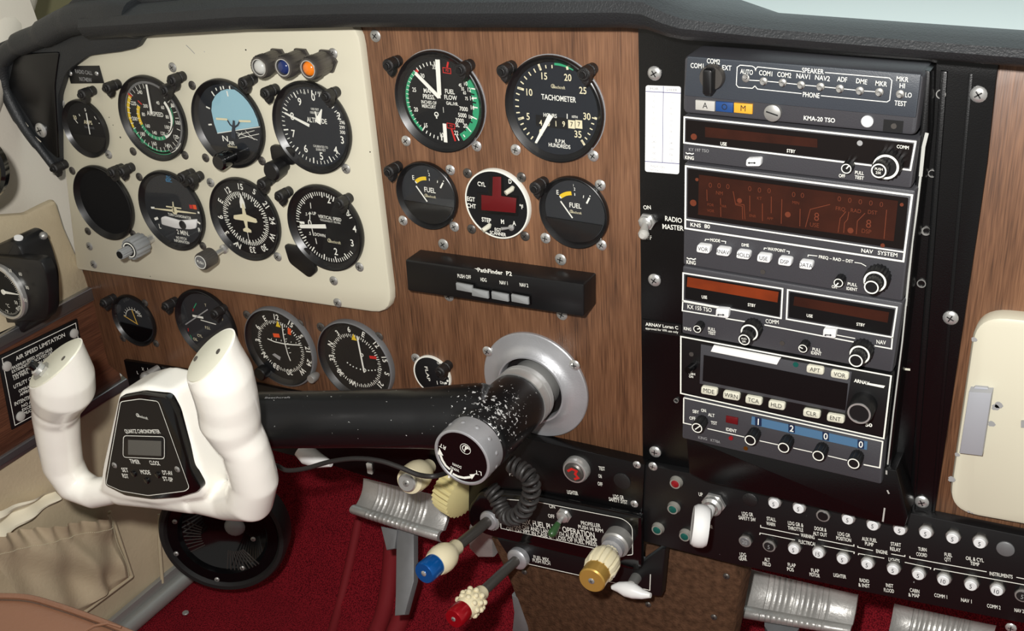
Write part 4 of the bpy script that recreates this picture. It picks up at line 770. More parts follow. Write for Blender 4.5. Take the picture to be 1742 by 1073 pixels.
RT(t, R1, [('KY 197 TSO', (308, 658), (422, 668))], 5, .004, 'ink_grey'); t.let.mat('ink'); t.let.pline(t.lps([R1(290, 668), R1(300, 675), R1(312, 672), R1(325, 677), R1(336, 673)], t.w), .0007, t.w)
t.part('lettering', t.let)
bb = MB('button_white'); q = t.lps([R1(634, 704), R1(720, 700), R1(716, 748), R1(630, 748)], F_ + .004); bb.prism(rnd(q, .0018), F_, F_ + .004, .0007); bb.mat('ink_black'); w = F_ + .0043; bb.line(t.lp(R1(648, 727), w), t.lp(R1(685, 727), w), .0007, w)
for s in (-1, 1): bb.poly(t.lps([R1(666 + s * 24, 727), R1(666 + s * 13, 720), R1(666 + s * 13, 735)], w), w)
t.part('transfer_button', bb)
rknob(t, R1(1205, 760), .0036, .008, mark=(R1(1205, 760), R1(1222, 742)), name='volume_knob', n=24)
o, c, w2 = rknob(t, R1(1430, 750), .0090, .010, name='tuning_knob', n=40)
o2, c, w3 = rknob(t, R1(1390, 772), .0052, .009, base=w2, parent=o, name='inner_knob'); gb = MB('ink'); gb.word('PUSH', (c[0], c[1] + .0012), .0016, w3 + .0003, 0, .9); gb.word('25K', (c[0], c[1] - .0012), .0016, w3 + .0003, 0, .9); gb2 = gb; t.part('knob_marking', gb, parent=o)

# nav system
t = radio('navigation_radio', 'tallest radio with a wide amber-brown NAV SYSTEM display', [(1164, 277), (1558, 324), (1535, 513), (1162, 450)])
frame_line(t, [(290, 42), (1580, 208), (1530, 585), (287, 396)], R2, .0015, True); frame_line(t, [(287, 345), (1534, 532)], R2, .0012)
b = window(t, R2, [(303, 56), (1560, 222), (1530, 517), (300, 332)], [('display_lit', [(365, 90), (1500, 240), (1475, 470), (360, 318)])])
b.mat('display_ink')
for p in ([(410, 175), (412, 240)], [(488, 225), (490, 330)], [(560, 185), (575, 262), (612, 270), (615, 345)], [(575, 255), (622, 262), (628, 345)], [(655, 210), (655, 300)], [(727, 255), (727, 355)], [(778, 215), (777, 310)], [(838, 230), (834, 370)], [(942, 285), (940, 385)], [(1113, 260), (1000, 288), (972, 390)], [(1203, 300), (1170, 340), (1158, 420)], [(1220, 302), (1212, 345), (1195, 365), (1190, 422)], [(1312, 310), (1268, 355), (1262, 430)], [(1435, 290), (1420, 455)]): b.pline(t.lps([R2(*x) for x in p], F_ + .0006), .0005, F_ + .0006)
for x, y, r in ((334, 250, .0024), (598, 237, .0018), (873, 316, .0020), (1230, 407, .0020), (1522, 260, .0012), (355, 117, .0012), (1413, 492, .0014)): u, v = t.lp(R2(x, y), F_); b.disc((u, v), r, F_, F_ + .0006, 14)
for st, x, y, h in (('NM', 482, 195, 6), ('KT', 710, 225, 5), ('MIN', 917, 250, 5), ('USE', 1024, 377, 7), ('DSP', 1320, 413, 7), ('FRQ', 1172, 285, 6.5), ('RAD', 1260, 296, 6.5), ('DST', 1355, 305, 6.5), ('8', 1036, 330, 14), ('8', 1332, 370, 14), ('FOR', 432, 262, 4.5), ('VOR', 432, 296, 4.5), ('PAR', 505, 270, 4.5), ('ENR', 672, 325, 4.5), ('APP', 770, 340, 4.5)): t.wd(b, st, R2(x, y), h, F_ + .0006, 0, .9, 0)
for x, y in ((430, 150), (480, 153), (530, 158), (655, 170), (710, 178), (765, 182), (905, 203), (955, 208), (1165, 228), (1225, 236), (1285, 245), (1345, 252), (1405, 260)): t.wd(b, '0', R2(x, y), 8.5, F_ + .0006, -.0, 1, -.01)
t.part('display', b)
RT(t, R2, [('KNS  80', (317, 385), (428, 398)), ('NAV   SYSTEM', (1290, 532), (1495, 560)), ('KING', (295, 598), (347, 604))], 6.4, .012)
RT(t, R2, [('MODE', (430, 470), (486, 476)), ('DME', (609, 498), (650, 502)), ('WAYPOINT', (756, 520), (858, 534)), ('FREQ – RAD – DST', (1048, 566), (1244, 594)), ('OFF', (1122, 736), (1156, 740)), ('PULL', (1212, 720), (1266, 728)), ('IDENT', (1206, 746), (1268, 754))], 5, .015)
for L_ in ([(400, 468), (402, 458), (425, 460)], [(492, 468), (518, 471), (516, 484)], [(736, 518), (738, 508), (752, 510)], [(864, 526), (880, 528), (878, 542)], [(986, 558), (988, 548), (1040, 554)], [(1252, 590), (1290, 596), (1318, 612)]): frame_line(t, L_, R2, .0006)
t.let.pline(t.lps([R2(296, 563), R2(308, 571), R2(320, 568), R2(334, 574), R2(348, 569)], t.w), .0008, t.w); t.part('lettering', t.let)
def keycap(t, K, st, x, y, w_, h_, m, hp, L_=.005, dx=6, skew=.14):
    q = t.lps([K(x - w_ / 2 + dx, y - h_ / 2), K(x + w_ / 2 + dx, y - h_ / 2 + w_ * skew), K(x + w_ / 2, y + h_ / 2 + w_ * skew), K(x - w_ / 2, y + h_ / 2)], F_ + L_)
    bb = MB(m); bb.prism(rnd(q, .0020), F_, F_ + L_, .0009); bb.mat('ink_black'); wv = F_ + L_ + .0003; t.wd(bb, st, K(x + dx * .5, y + w_ * skew * .5 - 3), hp, wv, 0, .85, 0.0); t.part('key', bb, 'key marked ' + st)
for st, x, y in (('VOR', 385, 512), ('RNAV', 497, 528), ('HOLD', 612, 546), ('USE', 730, 565), ('DSP', 850, 584), ('DATA', 970, 604)): keycap(t, R2, st, x, y, 76, 44, 'button_white', 6.6)
rknob(t, R2(1160, 707), .0034, .008, mark=(R2(1160, 707), R2(1145, 722)), name='volume_knob', n=24)
o, c, w2 = rknob(t, R2(1368, 700), .0082, .011, name='tuning_knob', n=40); rknob(t, R2(1348, 732), .0052, .009, base=w2, parent=o, name='inner_knob')
sb = MB('dark_metal'); u, v = t.lp(R2(730, 643), F_); sb.disc((u, v), .0018, F_ - .001, F_ + .0005, 14); t.part('set_screw', sb)

# nav comm
t = radio('nav_comm_radio', 'radio with two bright orange-brown displays side by side', [(1161, 452), (1537, 515), (1518, 634), (1160, 567)])
frame_line(t, [(298, 88), (912, 185), (902, 368), (296, 258)], R3, .0013, True); frame_line(t, [(944, 192), (1618, 300), (1590, 485), (936, 372)], R3, .0013, True)
frame_line(t, [(296, 258), (293, 320), (530, 358)], R3, .0011); frame_line(t, [(296, 264), (510, 303)], R3, .0009); frame_line(t, [(560, 368), (680, 388)], R3, .0011); frame_line(t, [(800, 408), (1352, 514)], R3, .0011); frame_line(t, [(1480, 537), (1584, 556), (1590, 485)], R3, .0011); frame_line(t, [(1240, 470), (1360, 492)], R3, .0008)
for pts, ins in (([(312, 100), (902, 196), (892, 356), (310, 246)], [(325, 112), (888, 205), (880, 270), (320, 172)]), ([(956, 205), (1605, 312), (1578, 472), (950, 360)], [(985, 232), (1570, 330), (1560, 395), (978, 288)])):
    b = window(t, R3, pts, [('display_bright' if pts[0][0] < 400 else 'display_lit', ins)], 'display_dark'); t.part('display', b)
RT(t, R3, [('USE', (413, 244), (446, 248)), ('STBY', (697, 292), (745, 299)), ('USE', (1060, 358), (1097, 364)), ('STBY', (1368, 412), (1420, 419)), ('FULL', (452, 440), (498, 448)), ('TEST', (452, 464), (499, 472)), ('PULL', (1096, 566), (1148, 574)), ('IDENT', (1088, 588), (1152, 597)), ('KING', (302, 438), (348, 446))], 5, .015)
RT(t, R3, [('KX 155 TSO', (325, 306), (474, 330)), ('COMM', (808, 396), (888, 404)), ('NAV', (1492, 524), (1550, 530))], 6.6, .008); t.part('lettering', t.let)
for x, y in ((538, 335), (1200, 460)):
    bb = MB('button_white'); q = t.lps([R3(x - 38, y - 28), R3(x + 44, y - 22), R3(x + 38, y + 36), R3(x - 42, y + 24)], F_ + .004); bb.prism(rnd(q, .0018), F_, F_ + .004, .0007); bb.mat('ink_black'); w = F_ + .0043; bb.line(t.lp(R3(x - 20, y + 10), w), t.lp(R3(x + 8, y + 12), w), .0007, w)
    for s in (-1, 1): bb.poly(t.lps([R3(x - 8 + s * 24, y + 12), R3(x - 8 + s * 12, y + 4), R3(x - 8 + s * 12, y + 19)], w), w)
    t.part('transfer_button', bb)
rknob(t, R3(385, 434), .0032, .008, mark=(R3(385, 434), R3(403, 430)), name='volume_knob', n=24); rknob(t, R3(1037, 554), .0034, .008, mark=(R3(1037, 554), R3(1018, 545)), name='volume_knob', n=24)
o, c, w2 = rknob(t, R3(707, 455), .0070, .010, name='comm_knob', n=36); o2, c, w3 = rknob(t, R3(675, 500), .0046, .009, base=w2, parent=o, name='inner_knob'); gb = MB('ink'); gb.word('PULL', (c[0], c[1] + .0010), .0014, w3 + .0003, .2, .9); gb.word('25K', (c[0], c[1] - .0012), .0014, w3 + .0003, .2, .9); t.part('knob_marking', gb, parent=o)
o, c, w2 = rknob(t, R3(1388, 592), .0076, .010, name='nav_knob', n=36); rknob(t, R3(1364, 629), .0052, .009, base=w2, parent=o, name='inner_knob')
sb = MB('dark_metal'); u, v = t.lp(R3(910, 520), F_); sb.disc((u, v), .0018, F_ - .001, F_ + .0005, 14); t.part('set_screw', sb)

# loran
t = radio('loran_receiver', 'white-outlined unit with a dark screen and cream keys APT to ENT', [R3(276, 466), R3(1590, 720), R4(1545, 612), R4(274, 330)], 'black')
frame_line(t, [(284, -28), (1582, 216), (1536, 602), (283, 322)], R4, .0013, True)
b = MB('radio_grey'); b.prism(t.lps([R4(408, 20), R4(1340, 190), R4(1300, 445), R4(400, 262)], F_ + .0004), F_, F_ + .0006, .0002); b.mat('display_dark'); b.poly(t.lps([R4(425, 85), R4(1316, 262), R4(1300, 428), R4(418, 246)], F_ + .0009), F_ + .0009); t.part('screen', b)
st_ = MB('card'); st_.prism(t.lps([R4(482, 34), R4(896, 112), R4(876, 148), R4(466, 66)], F_ + .003), F_, F_ + .003, .0005); t.part('paper_strip', st_, 'white paper strip')
for st, x, y, w_ in (('MDE', 455, 303, 100), ('WRN', 592, 332, 102), ('TCA', 730, 361, 102), ('HLD', 872, 391, 102), ('CLR', 1088, 442, 106), ('ENT', 1236, 472, 108), ('APT', 1110, 172, 108), ('VOR', 1262, 202, 112)): keycap(t, R4, st, x, y, w_, 46, 'button_cream', 7, .003, 3, .17)
RT(t, R4, [('ARNAV', (1352, 252), (1446, 272)), ('50', (1424, 526), (1466, 530))], 5.6, .03); t.let.poly(t.lps([R4(1440, 258), R4(1545, 276), R4(1535, 290), R4(1430, 268)], t.w), t.w)
RT(t, R4, [('USH', (332, 206), (372, 212)), ('ON', (334, 224), (360, 228))], 3.6, .02); t.part('lettering', t.let)
kb = MB('black'); c = t.lp(R4(1385, 446), F_ + .014); kb.lathe([(.0092, F_), (.0090, F_ + .013), (.0084, F_ + .014)], c, 36); kb.mat('steel'); kb.ring(c, .0068, .0080, F_ + .0135, F_ + .0146, 36); t.part('knob', kb)
sb = MB('black_gloss'); c = t.l3(R4(325, 180), F_ + .008); c0 = t.l3(R4(360, 155), F_); sb.tube([c0, c], [.0030, .0026], 14); t.part('power_knob', sb)
sb = MB('dark_metal'); u, v = t.lp(R4(350, 80), F_); sb.disc((u, v), .0018, F_ - .001, F_ + .0006, 14); sb.mat('led_green'); u, v = t.lp(R4(995, 142), F_); sb.disc((u, v), .0020, F_ - .001, F_ + .001, 14); t.part('indicator', sb)

# transponder
t = radio('transponder', 'bottom unit of the stack with code 1200 on a blue strip', [R4(297, 340), R4(1540, 612), R4(1522, 886), R4(290, 600)])
frame_line(t, [(302, 350), (1530, 620), (1512, 782), (1412, 762)], R4, .0012); frame_line(t, [(302, 350), (300, 505), (350, 516)], R4, .0011)
for a, e in (((448, 540), (676, 592)), ((770, 615), (884, 640)), ((978, 660), (1095, 686)), ((1192, 708), (1310, 736))): frame_line(t, [a, e], R4, .0009)
b = MB('xpdr_blue'); b.prism(t.lps([R4(722, 466), R4(1436, 622), R4(1432, 672), R4(718, 514)], F_ + .0006), F_ - .001, F_ + .0006)
for st, x, y in (('1', 762, 498), ('2', 968, 540), ('0', 1178, 588), ('0', 1395, 638)): b.mat('navy'); b.poly(t.lps([R4(x - 20, y - 30), R4(x + 20, y - 22), R4(x + 20, y + 28), R4(x - 20, y + 22)], F_ + .0009), F_ + .0009); b.mat('ink'); t.wd(b, st, R4(x, y), 10.5, F_ + .0012, 0, .85, .01)
t.part('code_display', b)
RT(t, R4, [('SBY', (357, 442), (397, 448)), ('ON', (410, 436), (440, 440)), ('ALT', (452, 462), (492, 470)), ('TST', (470, 512), (508, 518)), ('OFF', (338, 484), (376, 488)), ('IDENT', (563, 552), (628, 566))], 5.2, .015); RT(t, R4, [('KING', (392, 602), (446, 612)), ('KT78A', (468, 618), (526, 632))], 4.4, .004, 'ink_grey'); t.part('lettering', t.let)
lb = MB('display_red'); lb.prism(t.lps([R4(562, 462), R4(636, 476), R4(634, 518), R4(560, 502)], F_ + .001), F_, F_ + .001, .0003); t.part('ident_lamp', lb)
lb = MB('led_red'); u, v = t.lp(R4(592, 600), F_ + .001); lb.disc((u, v), .0017, F_, F_ + .0012, 12); lb.mat('gold_screw'); u, v = t.lp(R4(685, 661), F_); lb.disc((u, v), .0017, F_, F_ + .0005, 12); t.part('light_sensor', lb)
rknob(t, R4(384, 536), .0046, .012, mark=(R4(372, 545), R4(402, 524)), name='mode_knob', n=30)
for x, y in ((712, 612), (918, 658), (1132, 708), (1350, 756)): rknob(t, R4(x, y), .0046, .012, name='code_knob', n=30)

# tray behind the radios and cover below them
t = T('radio_tray', 'black tray around the radios with a scratched bare metal edge on the right', 'tray', px=(1577, 228), d=.003)
b = MB('black_plate'); q = t.lps([(1574, 120), (1582, 122), (1578, 228), (1506, 872), (1497, 870), (1558, 300)], .020); b.prism(q, -.0005, .020, .0006); t.part('side', b)
e = MB('raw_edge'); w = .0204; 
e.pline(t.lps([(1577, 226), (1571, 250), (1566, 300)], w), .0022, w); e.pline(t.lps([(1566, 300), (1559, 360), (1552, 410), (1541, 520)], w), .0014, w); e.pline(t.lps([(1541, 520), (1535, 580), (1520, 700), (1510, 790)], w), .0010, w); e.pline(t.lps([(1509, 795), (1507, 812)], w), .0018, w); t.part('bare_edge', e, 'scraped bare metal edge')
t = T('stack_cover', 'plain black metal cover below the transponder', 'cover', px=(1165, 800), d=.003)
b = MB('black_plate'); q = t.lps([(1167, 742), (1525, 800), R5(1108, 250), R5(1090, 312), R5(978, 292), R5(0, 60), (1172, 805)], .024); b.prism(rnd(q, .001), -.0005, .024, .001)
b.mat('raw_edge'); w = .0243
for p in ([R5(990, 0), R5(990, 22)], [R5(994, 108), R5(1004, 128)], [R5(980, 205), R5(970, 280)]): b.pline(t.lps(p, w), .0012, w)
t.part('cover', b)

# ================================================================== GLOVE BOX
t = T('glove_box_door', 'cream glove box door with rounded corners at the right edge', 'door', px=(1680, 700), d=.0)
b = MB('cream_worn'); q = t.lps([(1668, 534), (1850, 552), (1850, 905), R7(215, 1020), R7(152, 950), R7(238, 320)], .012); q = rnd(t.lps([R7(255, 290), (1860, 555), (1800, 905), R7(150, 1010)], .012), [.02, .02, .022, .022], 8); b.prism(q, 0, .012, .004)
b.mat('ink_grey')
for c, r in ((R7(342, 620), .0032), (R7(316, 688), .0028), (R7(190, 800), .002), (R7(170, 890), .003), (R7(232, 1008), .0012), (R7(252, 380), .0022), (R7(330, 628), .003)): u, v = t.lp(c, .012); b.poly([(u + r * (.85 + .15 * math.sin(k * 2.4 + r * 900)) * math.cos(a), v + r * (.8 + .15 * math.sin(k * 1.7 + r * 500)) * math.sin(a)) for k, a in [(k, k * math.pi / 6) for k in range(12)]], .0123)
t.part('door', b)
b = MB('latch_alu'); q = t.lps([R7(232, 572), R7(316, 577), R7(280, 806), R7(197, 796)], .020); b.prism(q, .011, .020, .0006); b.prism(t.lps([R7(232, 572), R7(316, 577), R7(300, 556), R7(255, 552)], .014), .011, .0145, .0004); t.part('latch', b, 'brushed aluminium latch')
b = MB('ink_grey'); b.prism(t.lps([R7(422, 680), R7(450, 680), R7(450, 702), R7(422, 702)], .014), .011, .014); t.part('lock', b)

# ================================================================== CIRCUIT BREAKER PANEL
BD = .010
t = T('breaker_board', 'long black breaker panel lettered in white, lower right', 'panel', px=(1100, 850), d=BD - .006)
b = MB('plate_paint'); w1 = .006; q = t.lps([LF(1160, 40), (1742, 921), (1850, 945), (1850, 1080), R5(1742, 835), R5(1550, 812), R5(870, 662), R5(560, 600), R5(0, 492), LF(1145, 512)], w1); q = t.lps([LF(1160, 40), (1545, 872), (1742, 912), (1850, 938), (1850, 1095), R5(1742, 836), R5(870, 664), LF(1685, 650), LF(1142, 512)], w1); b.prism(q, -.0035, w1, .0006)
b.mat('ink'); w = w1 + .0002
for K, L_, h in ((R5, [('LDG GR', (201, 245), (262, 252)), ('SAFETY SW', (183, 266), (276, 280)), ('STALL', (336, 272), (386, 280)), ('WARN', (334, 298), (382, 306)), ('LDG GR &', (452, 296), (536, 310)), ('THROTTLE', (451, 322), (535, 336)), ('DOOR &', (597, 325), (662, 336)), ('ALT OUT', (589, 352), (666, 364)), ('LDG GR', (724, 354), (792, 366)), ('POSITION', (716, 378), (797, 392)), ('AUX FUEL', (856, 382), (938, 394)), ('PUMP', (873, 408), (920, 416)), ('START', (1014, 410), (1070, 418)), ('RELAY', (1010, 436), (1068, 446)), ('TURN', (1164, 438), (1210, 444)), ('COORD', (1154, 466), (1212, 474)), ('FUEL', (1308, 468), (1350, 474)), ('QTY', (1308, 494), (1344, 498)), ('OIL & CYL', (1424, 488), (1522, 502)), ('TEMP', (1448, 516), (1498, 524)),
      ('WARNING', (522, 362), (597, 376)), ('ELECTRICAL', (511, 398), (606, 414)), ('ENGINE', (934, 450), (996, 460)), ('LIGHTS', (1002, 495), (1062, 506)), ('INSTRUMENTS', (1554, 572), (1680, 592)),
      ('LDG', (190, 468), (224, 472)), ('GEAR', (185, 490), (228, 494)), ('ALT', (323, 495), (354, 500)), ('FIELD', (314, 518), (358, 526)), ('FLAP', (452, 524), (495, 530)), ('POS', (448, 548), (484, 553)), ('FLAP', (580, 555), (624, 560)), ('MOTOR', (570, 576), (626, 586)), ('LIGHTER', (701, 580), (770, 592)), ('RADIO', (844, 608), (896, 616)), ('& INST', (838, 634), (900, 642)), ('INST', (988, 636), (1028, 642)), ('FLOOD', (977, 662), (1032, 670)), ('CABIN', (1118, 662), (1170, 672)), ('& MAP', (1111, 688), (1172, 696)), ('COMM 1', (1252, 690), (1322, 702)), ('NAV 1', (1398, 716), (1456, 726)), ('COMM 2', (1540, 748), (1614, 760)), ('NAV 2', (1690, 772), (1742, 780))], 6.0),
      (ZG, [('UP', (487, 462), (518, 466)), ('GEAR', (545, 705), (594, 712))], 6)):
    for st, a, e in L_: t.tx(b, st, K(*a), K(*e), h, w, .012)
for L_ in ([(302, 298), (302, 310), (512, 352)], [(616, 376), (812, 414), (812, 404)], [(297, 352), (299, 342), (490, 380)], [(634, 410), (814, 446), (812, 456)], [(833, 412), (834, 420), (916, 438)], [(1016, 456), (1090, 470), (1091, 462)], [(836, 462), (838, 454), (978, 480)], [(1090, 502), (1232, 532), (1230, 540)], [(1118, 468), (1118, 478), (1538, 554)], [(1700, 584), (1760, 596)], [(1250, 546), (1252, 536), (1760, 628)]): b.pline(t.lps([R5(*p) for p in L_], w), .0007, w)
t.part('plate', b)
screws(t, [LF(1210, 50), R5(1670, 862)], .0040, 'steel', w1)
def on(px, d, h=0.0):
    p = P(px[0], px[1], d + h); p.y = -d; return p
for x, y, num, kind, lab in ((372, 185, '5', 'w', 'STALL WARN breaker, white button marked 5'), (507, 212, '5', 'w', 'LDG GR & THROTTLE breaker, upper edge under the cover'), (641, 252, '', 'b', 'missing-button black breaker above DOOR & ALT OUT'), (776, 272, '5', 'w', 'LDG GR POSITION breaker half under the cover'), (913, 305, '5', 'w', 'AUX FUEL PUMP breaker mostly under the cover'), (1060, 330, '5', 'w', 'START RELAY breaker mostly under the cover'), (1202, 348, '5', 'w', 'TURN COORD breaker marked 5'), (1350, 376, '5', 'w', 'FUEL QTY breaker marked 5'), (1498, 402, '5', 'w', 'OIL & CYL TEMP breaker marked 5'), (1640, 432, '', 'g', 'plain grey round cap at the end of the upper breaker row'),
                             (215, 392, '20', 'd', 'grey LDG GEAR breaker marked 20'), (346, 418, '5', 'k', 'dark brown ALT FIELD breaker'), (480, 436, '5', 'w', 'FLAP POS breaker marked 5'), (614, 458, '15', 'w', 'FLAP MOTOR breaker marked 15'), (747, 490, '5', 'w', 'LIGHTER breaker marked 5'), (882, 518, '5', 'w', 'RADIO & INST breaker marked 5'), (1024, 548, '5', 'w', 'INST FLOOD breaker marked 5'), (1162, 576, '5', 'w', 'CABIN & MAP breaker marked 5'), (1300, 606, '10', 'w', 'COMM 1 breaker marked 10'), (1450, 634, '5', 'w', 'NAV 1 breaker marked 5'), (1592, 662, '10', 'w', 'COMM 2 breaker marked 10'), (1732, 690, '5', 'k', 'NAV 2 breaker cut by the right edge of the photo'), (243, 162, '', 'p', 'flat black plug above LDG GR SAFETY SW')):
    h = .006 if kind == 'w' else .0036 if kind in 'dkb' else .0012
    bt = T('circuit_breaker', lab, 'circuit breaker', at=on(R5(x, y), BD, h), group='circuit breakers on the lower panel')
    if kind in 'gp': b = MB('grey_metal' if kind == 'g' else 'rubber'); b.lathe([(.0062, 0), (.0062, .0010), (.0054, .0016)], n=28); bt.part('cap', b); continue
    b = MB('dark_metal'); b.lathe([(.0058, 0), (.0058, .0018)], n=6); b.mat('dull_steel'); b.lathe([(.0052, .0018), (.0052, .0030), (.0043, .0032)], n=24); bt.part('collar', b)
    b = MB({'w': 'button_white', 'd': 'grey_metal', 'k': 'rubber', 'b': 'black'}[kind]); b.lathe([(.0043, .002), (.0043, h - .0006), (.0037, h)], n=24)
    if num: b.mat('ink_black' if kind == 'w' else 'ink_grey'); b.word(num, (0, 0), .0038, h + .0002, 0, .8, 0)
    bt.part('button', b)
# gear lights
for c, m, lab in ((ZG(305, 372), 'led_red', 'red gear warning light on the black lower panel'), (ZG(286, 566), 'led_green', 'dark green gear light just below the red one'), (ZG(166, 724), 'led_green', 'dark green gear light, leftmost of the lower pair'), (ZG(376, 773), 'led_green', 'dark green gear light beside the white gear wheel')):
    lt_ = T('gear_light', lab, 'light', at=on(c, BD, .004), group='landing gear lights'); b = MB('silver_sticker'); b.lathe([(.0056, 0), (.0056, .0015), (.0046, .003), (.0046, .004), (.0036, .0040)], n=28); lt_.part('collar', b); b = MB(m); b.lathe([(.0037, .0036), (.003, .0046), (.0015, .0050)], n=24); lt_.part('lens', b)
# gear lever
t = T('landing_gear_lever', 'white wheel-shaped landing gear lever on a chrome switch', 'lever', at=on(ZG(585, 545), BD, .006))
b = MB('steel'); b.lathe([(.0100, 0), (.0100, .003)], n=6); b.lathe([(.0085, .003), (.0085, .007), (.0065, .009), (.0045, .007)], n=28); t.part('nut', b)
e = t.l3(ZG(497, 690), .038); s0 = t.l3(ZG(575, 560), .014); b = MB('dull_steel'); b.tube([(0, 0, .004), s0, tuple((a * .5 + c * .5) for a, c in zip(s0, e))], [.003, .003, .0034], 12); t.part('stem', b)
b = MB('white_plastic'); prof = []
axis = Vector((.93, -.12, -.35)).normalized(); Mx = Matrix.Translation(e) @ basis(axis, (0, 1, 0)).to_4x4()
b.lathe([(.0115, -.0055), (.0150, -.0062), (.0168, -.0035), (.0172, 0), (.0168, .0035), (.0150, .0062), (.0115, .0055), (.0095, .0035), (.004, .003)], n=40, M=Mx, cap0=True)
b.tube([s0, tuple(a * .45 + c * .55 for a, c in zip(s0, e)), e], [.0042, .0052, .0048], 14); t.part('wheel', b)

# ================================================================== CENTRE CONSOLE PANELS
t = T('console_upper_panel', 'black upper console panel lettered LIGHTER and SAFETY SYST', 'panel', px=(1000, 830), d=.004)
b = MB('black_plate'); w1 = .008; b.prism(t.lps([(880, 742), LF(1160, 38), LF(1142, 345), (985, 850), (900, 900), (797, 885), (797, 745)], w1), -.0035, w1, .0006); b.mat('ink'); w = w1 + .0002
for st, a, e in (('TEST', (876, 70), (914, 75)), ('ON', (873, 118), (893, 122)), ('OFF', (868, 165), (898, 172)), ('LIGHTER', (679, 218), (746, 228)), ('LDG GR', (966, 245), (1032, 254)), ('SAFETY SYST', (938, 262), (1054, 284)), ('PS', (318, 105), (342, 110))): t.tx(b, st, LF(*a), LF(*e), 6, w, .012)
t.part('plate', b); screws(t, [LF(1110, 40), LF(1094, 284)], .0035, 'steel', w1)
t = T('cigarette_lighter', 'round chrome cigarette lighter with a red mark', 'lighter', at=on(LF(720, 85), .012, .008)); b = MB('steel'); b.lathe([(.0118, 0), (.0118, .006), (.0105, .008), (.0092, .008), (.0088, .005)], n=40); t.part('socket', b)
b = MB('dark_metal'); b.lathe([(.0089, .004), (.0089, .0085), (.0075, .0098)], n=36, cap0=True); w = .0101; b.mat('red'); b.pline([(-.0052, .001), (-.001, .0045), (.0035, .0035), (.002, .000), (.0048, -.003), (.001, -.0055)], .0022, w); t.part('knob', b)
t = T('blank_round_plug', 'flat dark plug right of TEST ON OFF', 'plug', at=on(LF(1018, 142), .012, .001)); b = MB('rubber'); b.lathe([(.0078, 0), (.0078, .0008), (.007, .0012)], n=32); t.part('cap', b)
# rolled sub panel with pump placard
t = T('engine_control_panel', 'black rolled console bar holding the throttle and propeller controls', 'panel', px=(960, 900), d=.004)
b = MB('black_gloss'); w1 = .0135
q = t.lps([LF(130, 200), LF(470, 222), LF(1085, 345), LF(1142, 360), LF(1140, 700), LF(1060, 690), LF(165, 478), LF(65, 420), LF(60, 300)], w1); b.prism(rnd(q, .006), .0085, w1, .0025); t.part('bar', b)
t2 = MB('black'); w = w1 + .0006; q = t.lps([LF(255, 245), LF(478, 262), LF(1030, 370), LF(1088, 420), LF(1090, 600), LF(1050, 604), LF(262, 435)], w); qq = rnd(q, [.001, .001, .006, .006, .002, .002, .001]); t2.prism(qq, w1 - .0002, w); w += .0003
t2.mat('ink'); t2.pline(offs(ccw(qq), .0006), .0007, w, True)
for st, a, e, h in (('ON', (568, 307), (603, 311), 6), ('OFF', (560, 366), (600, 373), 6), ('AUX FUEL PUMP OPERATION', (380, 402), (850, 496), 9), ('TAKE OFF AND LAND WITH AUX FUEL PUMP', (330, 424), (865, 524), 6.5), ('OFF EXCEPT IN CASE OF LOSS OF FUEL PRESS', (300, 446), (866, 548), 6), ('PROPELLER', (765, 410), (886, 430), 6), ('PUSH HI RPM', (748, 434), (902, 462), 6)): t.tx(t2, st, LF(*a), LF(*e), h, w, .012)
t.part('placard', t2)
t = T('placard_panel', 'lower black console plate lettered FUEL MIX PUSH RICH', 'panel', px=(1000, 990), d=.002)
b = MB('black'); w1 = .008; b.prism(t.lps([LF(240, 500), LF(1140, 650), LF(1270, 560), LF(1290, 560), LF(1262, 858), LF(1200, 855), LF(780, 735), LF(330, 640)], w1), -.0015, w1, .001); b.mat('ink'); w = w1 + .0003; b.pline(t.lps([LF(400, 648), LF(760, 728), LF(1192, 820), LF(1196, 720)], w), .0008, w)
t.tx(b, 'FUEL MIX.', LF(470, 622), LF(570, 642), 5.5, w); t.tx(b, 'PUSH RICH', LF(464, 642), LF(573, 664), 5.5, w); t.part('plate', b)
t = T('console_cover', 'brown felt-covered console box under the engine controls', 'console', px=(1000, 1050), d=-.008)
b = MB('console_felt'); q = t.lps([LF(200, 500), (1020, 950), LF(1260, 560), LF(1700, 650), (1262, 985), (1215, 1250), (960, 1250), LF(330, 800)], 0); b.prism(q, -.03, 0, .003); t.part('cover', b)
screws(t, [LF(408, 708), LF(1180, 910), LF(1668, 735), LF(1590, 990)], .0030, 'dark_metal', 0.0)
# aux fuel pump toggle
t = T('fuel_pump_switch', 'toggle switch with a green tip beside ON and OFF', 'switch', at=on(LF(655, 355), .0175, .002)); b = MB('steel'); b.lathe([(.0072, 0), (.0072, .0022)], n=6); b.lathe([(.0055, .0022), (.0055, .0050), (.0035, .006)], n=24); t.part('nut', b)
b = MB('green_tip'); e = t.l3(LF(584, 462), .022); s0 = tuple(x * .35 for x in e[:2]) + (.012,); b.tube([s0, e], [.0026, .0040], 16); b.ball(e, .0040, 12); b.mat('steel'); b.tube([(0, 0, .003), s0], [.0018, .0022], 12); t.part('lever', b)

